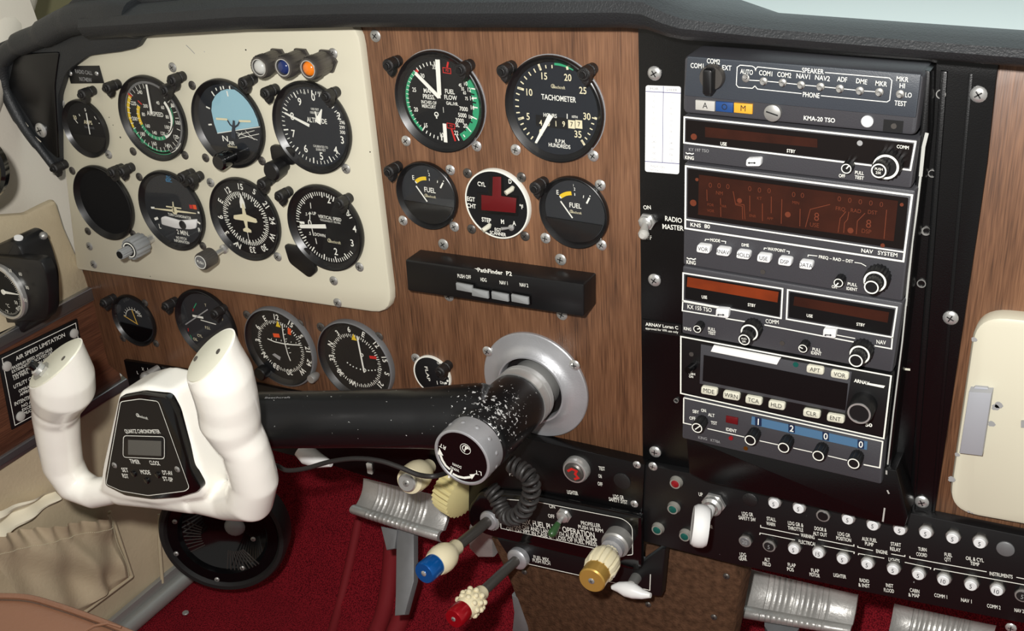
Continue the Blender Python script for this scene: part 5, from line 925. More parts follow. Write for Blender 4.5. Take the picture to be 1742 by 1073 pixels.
# ================================================================== CONTROL COLUMN AND YOKE
hub = P(783, 781, .127); hub.y = 0
fc = P(908, 657, .004); fc.y = 0
t = T('column_flange', 'dished aluminium flange ring around the control column', 'flange', at=fc)
b = MB('alu'); R_ = .0500
b.lathe([(R_, 0), (R_, .0022), (R_ * .985, .003), (R_ * .93, .0034), (R_ * .80, .0042), (R_ * .70, .006), (R_ * .655, .009), (R_ * .63, .0105), (R_ * .60, .0105), (R_ * .58, .008), (R_ * .58, .001)], n=72, cap1=False)
b.mat('black'); b.disc((0, 0), R_ * .585, 0, .0012, 48); t.part('ring', b)
screws(t, [LE(570, 222), LE(1138, 312)], .0048, 'steel', .0034, .0018)
t = T('control_column', 'white two-horn control yoke on a chipped black arm with chrome trim knob', 'control yoke', at=hub)
cc = t
b = MB('steel'); b.lathe([(.0225, .0015), (.0225, .020)], n=48, cap1=False); b.lathe([(.0225, .018), (.0262, .019), (.0262, .024), (.0250, .0245), (.0250, .026), (.0264, .0265), (.0264, .034)], n=56); t.part('collar', b, 'bright metal collar')
def remeshed(mb, voxel, it, mt, M=None):
    me = bpy.data.meshes.new('tmp'); me.from_pydata(mb.V, [], mb.F); o = bpy.data.objects.new('tmp', me); COL.objects.link(o)
    m = o.modifiers.new('r', 'REMESH'); m.mode = 'VOXEL'; m.voxel_size = voxel; s = o.modifiers.new('s', 'SMOOTH'); s.iterations = it; s.factor = .5
    dg = bpy.context.evaluated_depsgraph_get(); dg.update(); ev = o.evaluated_get(dg); em = ev.to_mesh()
    out = MB(mt); out.add([tuple(v.co) for v in em.vertices], [tuple(p.vertices) for p in em.polygons]); ev.to_mesh_clear(); bpy.data.objects.remove(o); return out
# arm: one casting, hub and swept tube
a = MB('arm_paint'); ae = t.W(P(300, 716, .168)); am = t.W(P(600, 715, .118))
a.tube([(0, 0, .031), (0, 0, .045), (0, 0, .075), (0, 0, .1035)], [.0258, .0262, .0262, .0262], 40)
h0 = Vector((-.006, .006, .074)); ae = Vector(ae); 
path = [h0, h0.lerp(ae, .08), h0.lerp(ae, .2), h0.lerp(ae, .4), h0.lerp(ae, .7), ae]
a.tube(path, [.0285, .0275, .0250, .0240, .0240, .0235], 32)
am_ = remeshed(a, .0022, 14, 'arm_paint'); t.part('arm', am_)
B0 = t.M @ h0; B1 = t.M @ ae
def scr(p): q_ = ROT.transposed() @ (p - CAM); return 871 + FL * q_.x / -q_.z
kk = min((abs(scr(B0.lerp(B1, i / 200)) - 484), i / 200) for i in range(201))[1]; A0 = B0.lerp(B1, kk); dirv = (B0 - B1).normalized(); tc_ = (CAM - A0); tc_ = (tc_ - dirv * tc_.dot(dirv)).normalized(); up_ = dirv.cross(tc_) * -1
up_ = up_ if up_.z > 0 else -up_; nn_ = (tc_ * math.cos(.85) + up_ * math.sin(.85)).normalized(); v_ = (nn_.cross(dirv)); v_ = v_ if v_.z > 0 else -v_
Ms = t.I @ (Matrix.Translation(A0 + nn_ * .0240) @ Matrix((dirv, v_, nn_)).transposed().to_4x4()); sb_ = MB('ink_grey'); tmp_ = MB('ink_grey'); tmp_.text('Beechcraft', (-.011, -.001), (.011, -.001), .0022, .0003, 0.0); sb_.add(tmp_.V, tmp_.F, Ms); t.part('script', sb_, 'worn white script on the arm')
# trim knob
b = MB('alu'); n = 72
b.lathe([(.0235, .1035), (.0252, .1045), (.0252, .122), (.0248, .1248), (.0242, .1252), (.0228, .1252), (.0222, .1240)], n=n)
for k in range(12):
    a_ = k * 2 * math.pi / 12 + .15; b.ball((.0232 * math.cos(a_), .0232 * math.sin(a_), .113), .0030, 10)
kn = t.part('trim_knob', b, 'chrome aileron trim knob')
b = MB('black_gloss'); b.disc((0, 0), .0224, .1232, .1242, 48); w = .1244; b.mat('ink'); K = LE
def tp(x, y): return t.lp(K(x, y), w)
b.pline([tp(328, 990), tp(300, 965), tp(278, 930), tp(265, 895)], .0021, w); b.poly([tp(258, 850), tp(246, 892), tp(284, 900)], w)
b.pline([tp(345, 1018), tp(380, 1036), tp(420, 1045), tp(462, 1040)], .0021, w); b.poly([tp(494, 1020), tp(455, 1022), tp(470, 1055)], w); b.line(tp(318, 1045), tp(342, 992), .0016, w)
t.tx(b, 'RT', LE(302, 842), LE(262, 818), 6.5, w); t.tx(b, 'LT', LE(532, 1006), LE(488, 994), 6.5, w); t.tx(b, 'WING', LE(388, 992), LE(332, 968), 4.5, w); t.tx(b, 'DOWN', LE(402, 970), LE(345, 945), 4.5, w)
u, v = tp(428, 857); b.ring((u, v), .0044, .0048, w - .0001, w, 32); b.pline([(u + .0036 * math.cos(a_) * (1 - k * .03), v + .0036 * math.sin(a_) * (1 - k * .03)) for k, a_ in enumerate([x * .35 for x in range(14)])], .0007, w); b.pline([(u - .0012, v - .003), (u + .0008, v + .003), (u + .002, v + .001), (u + .0002, v)], .0009, w)
t.part('trim_dial', b, parent=kn)
# yoke body
yD = .218
def yp(x, y, d): return tuple(P(x, y, d))
def yr(r, x, y, d): return r * (ROT.transposed() @ (P(x, y, d) - CAM)).z * -1 / FL
y = MB('ivory')
Mf = Matrix.Translation((0, -yD, 0)) @ PANEL.to_4x4()
def pf(x, yy): p = P(x, yy, yD); return (p.x, p.z)
face = [pf(*q) for q in [(199, 668), (240, 657), (290, 668), (318, 740), (350, 838), (345, 852), (270, 862), (200, 852), (166, 838), (172, 790)]]
M0 = Matrix.Translation((0, 0, 0)) @ PANEL.to_4x4()
y.prism(rnd(face, .006), yD - .036, yD, .004, True, M0)
y.tube([yp(205, 835, .205), yp(265, 845, .205), yp(330, 850, .205)], [yr(24, 205, 835, .2), yr(20, 265, 845, .2), yr(24, 330, 850, .2)], 20)
LH = [(200, 832, .205, 24), (160, 838, .208, 27), (128, 824, .21, 31), (107, 790, .212, 34), (100, 750, .214, 36), (95, 705, .216, 39), (97, 690, .218, 41)]
y.tube([yp(a_, b_, c_) for a_, b_, c_, r in LH], [yr(r, a_, b_, c_) for a_, b_, c_, r in LH], 24)
LH2 = [(92, 694, .217, 36), (98, 680, .218, 45), (107, 658, .22, 54), (106, 635, .222, 53), (101, 605, .226, 45), (96, 575, .23, 38), (92, 545, .235, 34)]
y.tube([yp(a_, b_, c_) for a_, b_, c_, r in LH2], [yr(r, a_, b_, c_) for a_, b_, c_, r in LH2], 24)
RH = [(330, 848, .203, 24), (385, 853, .2, 32), (425, 846, .2, 44), (432, 815, .203, 42), (424, 785, .207, 42), (415, 757, .211, 42), (401, 736, .214, 46), (391, 712, .217, 53), (388, 690, .219, 53), (384, 670, .222, 54), (374, 635, .226, 56), (364, 600, .231, 47), (354, 560, .236, 40), (348, 530, .24, 36)]
y.tube([yp(a_, b_, c_) for a_, b_, c_, r in RH], [yr(r, a_, b_, c_) for a_, b_, c_, r in RH], 28)
y.tube([yp(300, 740, .19), yp(300, 725, .165)], [.024, .022], 24)
yb = remeshed(y, .0017, 10, 'ivory')
# cut the horn tops by the flat cap planes
import bmesh
me = bpy.data.meshes.new('yoke_body'); me.from_pydata(yb.V, [], yb.F)
bm = bmesh.new(); bm.from_mesh(me); caps = []
for cx, cy, d, n in ((96, 617, .226, (-.62, .60, .50)), (355, 615, .236, (-.66, .50, .56))):
    nn = (ROT @ Vector(n)).normalized(); co = P(cx, cy, d)
    geo = [f for f in bm.faces if (f.calc_center_median() - co).length < .075]; ge = set(geo)
    for f in geo:
        for e in f.edges: ge.add(e)
        for v in f.verts: ge.add(v)
    r_ = bmesh.ops.bisect_plane(bm, geom=list(ge), plane_co=co, plane_no=nn, clear_outer=True, clear_inner=False)
    ed = [e for e in r_['geom_cut'] if isinstance(e, bmesh.types.BMEdge)]; vs = {v for e in ed for v in e.verts}
    loop = []; 
    if ed:
        adj = {}
        for e in ed:
            for k in (0, 1): adj.setdefault(e.verts[k], []).append(e.verts[1 - k])
        s = next(iter(adj)); cur = s; prev = None
        while True:
            loop.append(cur.co.copy()); nx = [v for v in adj[cur] if v is not prev]
            if not nx: break
            prev, cur = cur, nx[0]
            if cur is s or len(loop) > 3000: break
    bmesh.ops.holes_fill(bm, edges=ed); caps.append((loop, nn, co))
bm.transform(t.I); bm.to_mesh(me); bm.free()
me.materials.append(MATS['ivory']); me.polygons.foreach_set('use_smooth', [True] * len(me.polygons)); me.set_sharp_from_angle(angle=math.radians(50))
yo = bpy.data.objects.new('yoke', me); COL.objects.link(yo); yo.parent = t.o; yo['label'] = 'glossy white two-horn yoke'
for i, (loop, nn, co) in enumerate(caps):
    B_ = basis(nn); Mi = (Matrix.Translation(co) @ B_.to_4x4()); Mv = Mi.inverted(); q = [(Mv @ p) for p in loop]; q = [(p.x, p.y) for p in q][::3]
    q = offs(ccw(q), .0012); c = MB('button_cream'); c.prism(q, -.001, .0012, .0008, True, t.I @ Mi); c.mat('gold_screw' if False else 'dark_metal')
    lp2 = lambda px: (lambda v, c0: (c0.x + v.x * (.0012 - c0.z) / v.z, c0.y + v.y * (.0012 - c0.z) / v.z))(Mv.to_3x3() @ ray(*px), Mv @ CAM)
    co_ = t.part('grip_cap', c, parent=yo)
    for px in (((79, 606), LA(362, 434)) if i == 0 else ((333, 610), LA(1245, 395))):
        u, v = lp2(px); sc = MB('dark_metal'); sc.disc((u, v), .0022, .001, .0018, 16, .0003, t.I @ Mi); t.part('screw', sc, parent=yo)
    if i == 0:
        u, v = lp2(LA(240, 510)); bt = MB('silver_sticker'); bt.lathe([(.0085, .0008), (.0085, .0035)], (u, v), 6, t.I @ Mi); bt.mat('steel'); bt.lathe([(.0062, .0035), (.0060, .0065), (.0048, .0075)], (u, v), 28, t.I @ Mi)
        bt.mat('black_gloss'); bt.lathe([(.0040, .007), (.0040, .0125), (.0028, .014)], (u, v), 24, t.I @ Mi); t.part('push_button', bt, 'black push button on a brass nut', parent=yo)
# chronometer
w0 = yD - 0.0; wf = yD + .0045
ck = MB('black_gloss'); lpx = lambda K, x, yy: t.lp(K(x, yy), wf)
q = [lpx(LA, 680, 655), lpx(LA, 800, 632), lpx(LA, 955, 655), lpx(LA, 1000, 740), lpx(LB, 1130, 60), lpx(LB, 1190, 170), lpx(LB, 1170, 200), lpx(LB, 1060, 232), lpx(LB, 900, 243), lpx(LB, 740, 220), lpx(LB, 620, 160), lpx(LB, 620, 100)]
ck.prism(rnd(q, .004), w0 - .002, wf, .0012); ck.mat('black'); w = wf + .0002
qi = rnd([lpx(LA, 690, 680), lpx(LA, 800, 664), lpx(LA, 905, 678), lpx(LB, 1124, 170), lpx(LB, 1100, 190), lpx(LB, 880, 217), lpx(LB, 720, 190), lpx(LB, 630, 150)], .003)
ck.poly(qi, w); ck.mat('ink'); w += .0002; ck.pline(ccw(qi), .0006, w, True)
for K, st, a_, e_, h in ((LA, 'QUARTZ CHRONOMETER', (716, 860), (917, 862), 5.5), (LA, 'TIMER', (746, 1032), (802, 1037), 6), (LA, 'CLOCK', (858, 1040), (916, 1045), 6), (LB, 'SET', (727, 78), (765, 80), 6), (LB, 'RST', (730, 112), (766, 117), 6), (LB, 'MODE', (838, 90), (895, 94), 6), (LB, 'DT-AV', (968, 94), (1027, 98), 6), (LB, 'ST-SP', (970, 130), (1029, 137), 6)): t.tx(ck, st, K(*a_), K(*e_), h, w, .015)
maker(t, LA(810, 768), 5.5, w, 'ink', ck)
ch = t.part('chronometer', ck)
b = MB('black'); q = rnd([lpx(LA, 708, 872), lpx(LA, 942, 878), lpx(LA, 942, 1005), lpx(LA, 706, 995)], .004); b.prism(q, wf, wf + .0006, .0002); b.mat('ink'); b.pline(ccw(q), .0006, wf + .0008, True)
b.mat('lcd'); b.poly([lpx(LA, 735, 895), lpx(LA, 925, 902), lpx(LA, 925, 988), lpx(LA, 735, 980)], wf + .0009); t.part('display', b, parent=ch)
for px in (LB(680, 38), LB(1052, 62)): u, v = t.lp(px, wf); s_ = screw_mb(.0028, .0012, 'dull_steel', (u, v), wf); t.part('screw', s_, parent=ch)
for px in (LB(795, 88), LB(938, 95), LB(873, 128)): u, v = t.lp(px, wf); s_ = MB('black_gloss'); s_.lathe([(.0028, wf), (.0028, wf + .0012), (.002, wf + .0016)], (u, v), 20); t.part('button', s_, parent=ch)

# ================================================================== CABLES AND LEVERS BELOW THE ARM
def smooth(pts, n=10):
    out = []; P_ = [Vector(p) for p in pts]; P_ = [P_[0]] + P_ + [P_[-1]]
    for i in range(1, len(P_) - 2):
        for k in range(n):
            s = k / n; a_, b_, c_, d_ = P_[i - 1:i + 3]
            out.append(.5 * ((2 * b_) + (c_ - a_) * s + (2 * a_ - 5 * b_ + 4 * c_ - d_) * s * s + (3 * b_ - a_ - 3 * c_ + d_) * s ** 3))
    out.append(P_[-2]); return out
b = MB('cord'); b.tube(smooth([P(430, 790, .15)] + [P(*ZP(x, yy), .12) for x, yy in ((120, 215), (200, 248), (330, 235), (500, 188), (680, 165), (850, 180), (1000, 228), (1130, 280), (1250, 288))] + [P(770, 800, .08)]), .0021, 10)
tag(obj('electrical_cable', b), 'thin black cable sagging below the control arm', 'cable')
cen = smooth([P(*LF(x, yy), dd) for x, yy, dd in ((330, 30, .06), (400, 75, .062), (445, 120, .065), (455, 200, .066), (425, 290, .066), (370, 355, .064), (305, 360, .060), (265, 310, .056), (240, 240, .052), (200, 190, .05))], 60)
hp = []; u_ = Vector((1, 0, 0)); ang = 0
for i, p in enumerate(cen):
    tt = (cen[min(i + 1, len(cen) - 1)] - cen[max(0, i - 1)]).normalized(); u_ = (u_ - tt * u_.dot(tt)).normalized(); v_ = tt.cross(u_); ang += 2 * math.pi / 26; hp.append(p + (u_ * math.cos(ang) + v_ * math.sin(ang)) * .0062)
b = MB('cord'); b.tube(hp, .0019, 8); tag(obj('coiled_cord', b), 'dark grey coiled microphone cord hanging beside the throttle', 'cord')
# lower left switch panel behind the yoke and below the arm
t = T('lower_switch_panel', 'black panel strip below the walnut, mostly behind yoke and arm', 'panel', px=(300, 650), d=.0004)
b = MB('black_plate'); q = t.lps([LA(705, 445), LA(1045, 500), (700, 705), (880, 745), (800, 790), (745, 811), (700, 830), (671, 826), (575, 795), (230, 705)], .004); b.prism(q, 0, .004, .0006); b.mat('ink'); w = .0043
for st, x, yy in (('L', 785, 515), ('X', 815, 495), ('1', 843, 497), ('OFF', 882, 515), ('BAT', 993, 518)): t.wd(b, st, LA(x, yy), 4.5, w)
t.part('plate', b); b = MB('dull_steel'); e = t.l3(LA(832, 540), .02); b.tube([(e[0] + .004, e[1] + .004, .004), e], [.0035, .0055], 16); b.ball(e, .0062, 14); t.part('switch_knob', b)
b = MB('lamp_grey'); u, v = t.lp(ZP(778, 240), .006); b.rbox(u - .003, v - .006, u + .003, v + .006, .004, .0055, .001); t.part('label_tab', b)
def axial(name, label, cat, p0, p1, group=None):
    p0 = Vector(p0); p1 = Vector(p1); t = T(name, label, cat, at=p0, B=basis(p1 - p0), group=group); t.L = (p1 - p0).length; return t
t = axial('wing_flap_knob', 'cream round knob with chrome cap hanging below the arm', 'knob', P(*LD(935, 170), .01), P(*LD(808, 264), .055))
L_ = t.L; b = MB('knob_ivory'); b.lathe([(.007, 0), (.0075, L_ * .15), (.0125, L_ * .35), (.0140, L_ * .5), (.0140, L_ * .7), (.0125, L_ * .86), (.010, L_ * .88)], n=40); t.part('knob', b); b = MB('steel'); b.lathe([(.0086, L_ * .85), (.0088, L_ * .97), (.0076, L_)], n=32); t.part('cap', b, 'chrome cap'); s_ = screw_mb(.0032, .001, 'dull_steel', (0, 0), L_); t.part('screw', s_)
t = T('parking_brake_handle', 'white flat handle just visible under the control arm', 'handle', at=P(*LD(310, 120), .03)); b = MB('white_plastic')
ts = [t.W(P(*LD(x, yy), .03)) for x, yy in ((228, 75), (270, 110), (330, 140), (398, 158))]; b.tube(ts, [.008, .010, .0075, .003], 16); t.part('handle', b)
b = MB('wheel_cream'); ax = Vector((.93, -.25, -.12)); c0 = PD(776, 836, 1.09); Mx = Matrix.Translation(c0) @ basis(ax).to_4x4(); b.lathe([(.016, -.012), (.0225, -.010), (.0232, 0), (.0225, .010), (.016, .012)], n=56, M=Mx, flute=(2, .92), cap0=True)
tag(obj('trim_wheel', b), 'cream ribbed trim wheel edge behind the trim knob', 'wheel')

# ================================================================== ENGINE CONTROLS
t = axial('throttle_control', 'throttle, black shaft with round cream knob and blue cap', 'control knob', P(*LF(195, 380), .0175), P(*LD(905, 758), .116)); L_ = t.L; yS = 0
b = MB('alu'); b.lathe([(.0095, -.004), (.0095, .002), (.0085, .0035), (.006, .004)], n=36); b.mat('dull_steel'); b.lathe([(.0112, -.006), (.0112, .0003)], n=48, flute=(2, .95)); t.part('bushing', b)
b = MB('dark_metal'); b.lathe([(.0050, 0), (.0050, L_ * .6)], n=24); t.part('shaft', b, 'worn dark shaft')
b = MB('knob_ivory'); b.lathe([(.0062, L_ * .50), (.0072, L_ * .52), (.0072, L_ * .58), (.0098, L_ * .62), (.0122, L_ * .67), (.0131, L_ * .74), (.0124, L_ * .80), (.0108, L_ * .84)], n=40); t.part('knob', b)
b = MB('anod_blue'); b.lathe([(.0096, L_ * .80), (.0100, L_ * .83), (.0102, L_ * .985), (.0092, L_)], n=40); b.mat('steel'); b.lathe([(.0026, L_), (.0026, L_ + .0004), (.0018, L_ + .001)], n=16); t.part('cap', b, 'metallic blue cap')
t = axial('mixture_control', 'mixture control, black shaft with knobbly cream grip and red cap', 'control knob', P(*LF(370, 622), .014), P(*LD(1068, 1008), .116)); L_ = t.L
b = MB('alu'); b.lathe([(.0105, -.004), (.0105, .002), (.0090, .0035), (.006, .004)], n=36); t.part('bushing', b)
b = MB('dark_metal'); b.lathe([(.0048, 0), (.0048, L_ * .65)], n=24); t.part('shaft', b, 'worn dark shaft')
b = MB('knob_ivory'); b.lathe([(.0062, L_ * .56), (.0070, L_ * .58), (.0070, L_ * .62), (.0094, L_ * .66), (.0108, L_ * .73), (.0104, L_ * .82), (.0088, L_ * .86)], n=36)
for r in range(3):
    for k in range(9): a_ = (k + r * .5) * 2 * math.pi / 9; rr = (.0101, .0110, .0104)[r]; b.ball((rr * math.cos(a_), rr * math.sin(a_), L_ * (.68 + r * .06)), .0027, 10)
t.part('knob', b); b = MB('anod_red'); b.lathe([(.0088, L_ * .84), (.0093, L_ * .87), (.0093, L_ * .985), (.0083, L_)], n=40); t.part('cap', b, 'metallic red cap'); s_ = screw_mb(.0022, .0008, 'dull_steel', (0, 0), L_); t.part('screw', s_)
t = axial('propeller_control', 'propeller control with fluted cream knob and brass cap', 'control knob', P(*LF(1005, 492), .0175), P(*LF(828, 762), .080)); L_ = t.L
b = MB('dull_steel'); b.lathe([(.0125, -.005), (.0125, L_ * .18), (.011, L_ * .2)], n=40); b.mat('alu'); b.lathe([(.0098, L_ * .2), (.0098, L_ * .30), (.006, L_ * .32)], n=36); t.part('bushing', b)
b = MB('steel'); b.lathe([(.0044, L_ * .2), (.0044, L_ * .5)], n=20); t.part('shaft', b)
b = MB('knob_ivory'); b.lathe([(.0072, L_ * .34), (.0078, L_ * .40), (.0124, L_ * .46), (.0140, L_ * .55), (.0140, L_ * .72), (.0122, L_ * .80)], n=48, flute=(4, .9)); t.part('knob', b)
b = MB('anod_gold'); b.lathe([(.0114, L_ * .74), (.0116, L_ * .78), (.0116, L_ * .98), (.0106, L_)], n=48); t.part('cap', b, 'brass coloured cap'); s_ = screw_mb(.0028, .0009, 'dull_steel', (0, 0), L_); t.part('screw', s_)
t = T('cowl_flap_handle', 'white T-shaped pull handle behind the brass propeller knob', 'handle', at=on(LF(1108, 740), .010)); b = MB('dull_steel'); e = t.l3(LF(1075, 790), .018); b.tube([(0, 0, 0), e], [.0050, .0042], 16); t.part('stem', b)
b = MB('white_plastic'); L2 = [t.l3(LF(x, yy), .020) for x, yy in ((958, 800), (1000, 800), (1045, 812), (1095, 826), (1150, 845), (1198, 852))]; b.tube(L2, [.0022, .0048, .0068, .0066, .0042, .0022], 18); t.part('grip', b)

# ================================================================== FOOTWELL
def FLR(px, py, up=0.0):
    p = PZ(px, py, -.585 + up)
    if p.y > .08:
        v = ray(px, py); s = (-.585 + up - .072 + .9 * CAM.y - CAM.z) / (v.z - .9 * v.y); p = CAM + v * s
    return p
for L_, r in (([LD(548, 470), LD(500, 700), LD(440, 950), (555, 1110)], .006), ([LD(735, 560), LD(720, 780), LD(690, 960), LD(640, 1100)], .011), ([LD(900, 720), LD(830, 880), LD(740, 1100)], .011)):
    b = MB('carpet_bind'); b.tube(smooth([FLR(x, yy) for x, yy in L_]), r, 12)
    tag(obj('carpet_binding', b), {470: 'thin dark red vinyl carpet seam left of the pedal arm', 560: 'dark red vinyl ridge directly under the left pedal', 720: 'dark red vinyl ridge between the blue and red knobs'}[{.006: 470}.get(r, 560 if L_[0] == LD(735, 560) else 720)], 'carpet seam')
b = MB('dull_steel'); c_ = FLR(*LB(1100, 915), .002); b.disc((0, 0), .004, 0, .0015, 16, .0004, Matrix.Translation(c_)); tag(obj('carpet_stud', b), 'small metal stud in the red carpet', 'stud')
def pedal(label, c, dep, corners, hide=0.0):
    """corners: top-left, top-right, roll-right, roll-left pixels"""
    t = T('rudder_pedal', label, 'pedal', at=PD(*c, dep), B=basis((0.05, -1, .75)), group='rudder pedals')
    q = [Vector(t.lp(p)) for p in corners]; b = MB('cast_alu'); nu, nv = 96, 26; V = []
    tl, tr, br, bl = q; H = ((tl - bl).length + (tr - br).length) / 2; rr = H * .20
    prof = []
    for j in range(nv + 1):
        s = j / nv
        if s < .62: k = s / .62; prof.append((k * .74, -.25 * H * math.sin(k * math.pi * .9) * .5))
        else: k = (s - .62) / .38; a_ = math.pi * (.5 - 1.15 * k); prof.append((.74 + .26 * (1 - math.cos(k * math.pi)) / 2 * 1.0, rr * 1.1 * math.sin(k * math.pi)))
    for j, (s, h) in enumerate(prof):
        for i in range(nu + 1):
            u = i / nu; p = tl.lerp(tr, u).lerp(bl.lerp(br, u), s); rib = .0011 * max(0, math.sin((u - .2) / .6 * math.pi * 24)) if .2 < u < .8 else 0
            curl = -.012 * (2 * abs(u - .5)) ** 6; V.append((p.x, p.y, h + rib + curl * .3))
    b.add(V, [(j * (nu + 1) + i, (j + 1) * (nu + 1) + i, (j + 1) * (nu + 1) + i + 1, j * (nu + 1) + i + 1) for j in range(nv) for i in range(nu)])
    V2 = [(x, y_, z - .006) for x, y_, z in V]; b.add(V2, [(j * (nu + 1) + i, j * (nu + 1) + i + 1, (j + 1) * (nu + 1) + i + 1, (j + 1) * (nu + 1) + i) for j in range(nv) for i in range(nu)])
    rim = []
    for i in range(nu + 1): rim.append(i)
    n0 = len(V); E_ = [i for i in range(nu + 1)] + [j * (nu + 1) + nu for j in range(1, nv + 1)] + [nv * (nu + 1) + i for i in range(nu - 1, -1, -1)] + [j * (nu + 1) for j in range(nv - 1, 0, -1)]
    base = len(b.V) - 2 * n0; F2 = [(base + E_[k], base + E_[(k + 1) % len(E_)], base + n0 + E_[(k + 1) % len(E_)], base + n0 + E_[k]) for k in range(len(E_))]; b.F += F2; b.I += [0] * len(F2)
    t.part('tread', b); return t, q
t, q = pedal('ribbed cast metal rudder pedal in the middle of the red footwell', (680, 870), 1.25, [LD(565, 235), LD(1035, 345), LD(985, 585), LD(505, 430)])
b = MB('grey_metal'); b.prism([t.lp(LD(*p), -.012) for p in ((755, 500), (850, 520), (850, 800), (800, 985), (745, 990), (750, 860))], -.022, -.012, .001); b.prism([t.lp(LD(*p), -.010) for p in ((668, 500), (760, 520), (745, 622), (700, 630))], -.016, -.010, .001); t.part('arm', b)
t, q = pedal('ribbed metal rudder pedal under the breaker panel, nearer the console', (1350, 1030), 1.06, [R5(235, 540), R5(830, 680), R5(790, 905), R5(180, 805)])
b = MB('grey_metal'); b.tube([t.W(PD(1330, 1060, 1.07)), t.W(PD(1330, 1150, 1.12))], [.016, .012], 12); t.part('arm', b)
t, q = pedal('ribbed metal rudder pedal under the breaker panel at the lower right corner', (1600, 1060), 1.06, [R5(1030, 730), R5(1590, 850), R5(1540, 1010), R5(990, 930)])
b = MB('black'); b.tube([PD(*LB(0, 0), 1.3)] and [PD(490, 905, 1.34), PD(480, 985, 1.33), PD(440, 1020, 1.32)], .008, 10)
b = MB('cast_alu'); 
t = T('pedal_hanger', 'grey metal bracket beside the console under the red knob', 'bracket', at=PD(*LF(390, 950), 1.15)); b = MB('grey_metal'); q = [t.lp(LF(*p)) for p in ((330, 850), (395, 880), (440, 1000), (430, 1120), (330, 1120), (345, 960))]; b.prism(q, -.006, 0, .001); t.part('plate', b)
b = MB('cast_alu'); t = T('floor_fitting', 'ribbed grey metal fitting behind the throttle shaft', 'bracket', at=PD(*LF(150, 560), 1.2)); q = [t.lp(LF(*p)) for p in ((60, 430), (100, 340), (210, 480), (215, 620), (120, 620), (60, 560))]; b.prism(q, -.01, 0, .003); t.part('plate', b)
# kick-panel vent
t = T('kick_panel_vent', 'round black vent with rubber ring beside the red carpet', 'vent', at=PD(380, 908, 1.33), B=basis((.50, -1, .08)))
R_ = .0735; b = MB('rubber'); b.lathe([(R_, -.02), (R_, .003), (R_ * .96, .008), (R_ * .90, .008), (R_ * .86, .003)], n=72, cap1=False, cap0=True); t.part('rubber_ring', b)
b = MB('black_gloss'); b.lathe([(R_ * .88, 0), (R_ * .86, .004), (R_ * .70, .004), (R_ * .66, -.002), (R_ * .3, -.014)], n=60); b.mat('dark_metal'); w = .0045
for k in range(10):
    a_ = math.radians(-112 + k * 5.5); b.line((.02 * math.cos(a_) + .012, .02 * math.sin(a_)), (R_ * .62 * math.cos(a_ + .1) + .012, R_ * .62 * math.sin(a_ + .1)), .0008, w, .0012)
for k in range(9):
    a_ = math.radians(150 + k * 7); b.line((.024 * math.cos(a_), .024 * math.sin(a_)), (R_ * .6 * math.cos(a_), R_ * .6 * math.sin(a_)), .0007, w, .0012)
b.mat('button_grey'); b.ball((.016, .012, .004), .012, 16, (1, 1, .5)); t.part('grille', b)
screws(t, [LB(1035, 375), LB(1043, 565), LB(1142, 690), LB(1285, 718), LB(1435, 650), LB(1500, 478)], .003, 'dull_steel', .004)

# ================================================================== LEFT SIDE WALL FITTINGS
t = T('side_trim_panel', 'walnut strip on the left wall between two aluminium mouldings', 'trim panel', at=(-.657, 0, -.22), B=SB)
b = MB('walnut_side'); z0, z1 = -.279 + .22, -.168 + .22; b.rbox(-.6, z0, .012, z1, -.004, .003, 0, .0005); t.part('board', b)
b = MB('strip_alu'); b.rbox(-.6, z1 - .003, .014, z1 + .013, -.004, .006, .002, .002); t.part('moulding', b, 'upper aluminium moulding'); b = MB('strip_alu'); b.rbox(-.6, z0 - .010, .030, z0 + .003, -.004, .006, .002, .002); t.part('moulding', b, 'lower aluminium moulding')
t = T('speed_limitation_placard', 'black AIR SPEED LIMITATION placard on the left walnut strip', 'sign', at=PX(*LA(250, 520), -.654), B=SB)
w = .002; tl, tr, bl = (Vector(t.lp(LA(*p), w)) for p in ((-10, 425), (442, 208), (72, 842))); br = tr + bl - tl; b = MB('black'); b.prism([tuple(x) for x in (tl, tr, br, bl)], 0, w, .0004); w += .0003; b.mat('ink')
q = offs(ccw([tuple(x) for x in (tl, tr, br, bl)]), .0035); b.pline(q, .0008, w, True)
for st, a_, e_, h in (('AIR SPEED LIMITATION', (92, 448), (372, 308), 7), ('MAXIMUM SPEED WITH GEAR', (65, 500), (300, 385), 5), ('EXTENDED INDICATED 165', (70, 520), (300, 405), 5), ('MAXIMUM DESIGN SPEED', (75, 545), (300, 430), 5), ('132 MPH.', (80, 558), (165, 518), 5), ('UTILITY CATEGORY', (80, 608), (280, 510), 6.5), ('OPERATE IN ACCORD', (108, 630), (300, 540), 5), ('APPROVED MANUAL', (115, 650), (300, 560), 5), ('INTENTIONAL SPINS', (85, 706), (280, 612), 6.5), ('NO ACROBATICS', (125, 715), (300, 632), 5), ('EXCEPT AS LISTED', (128, 738), (300, 655), 5), ('MUCH AS', (140, 756), (220, 720), 5)): t.tx(b, st, LA(*a_), LA(*e_), h, w, .01)
t.part('plate', b)
for c in ((42, 480), (425, 292), (120, 765)): u, v = t.lp(LA(*c), .003); s_ = MB('lamp_grey'); s_.lathe([(.0055, .001), (.0050, .0035), (.003, .0045)], (u, v), 20); t.part('rivet', s_)
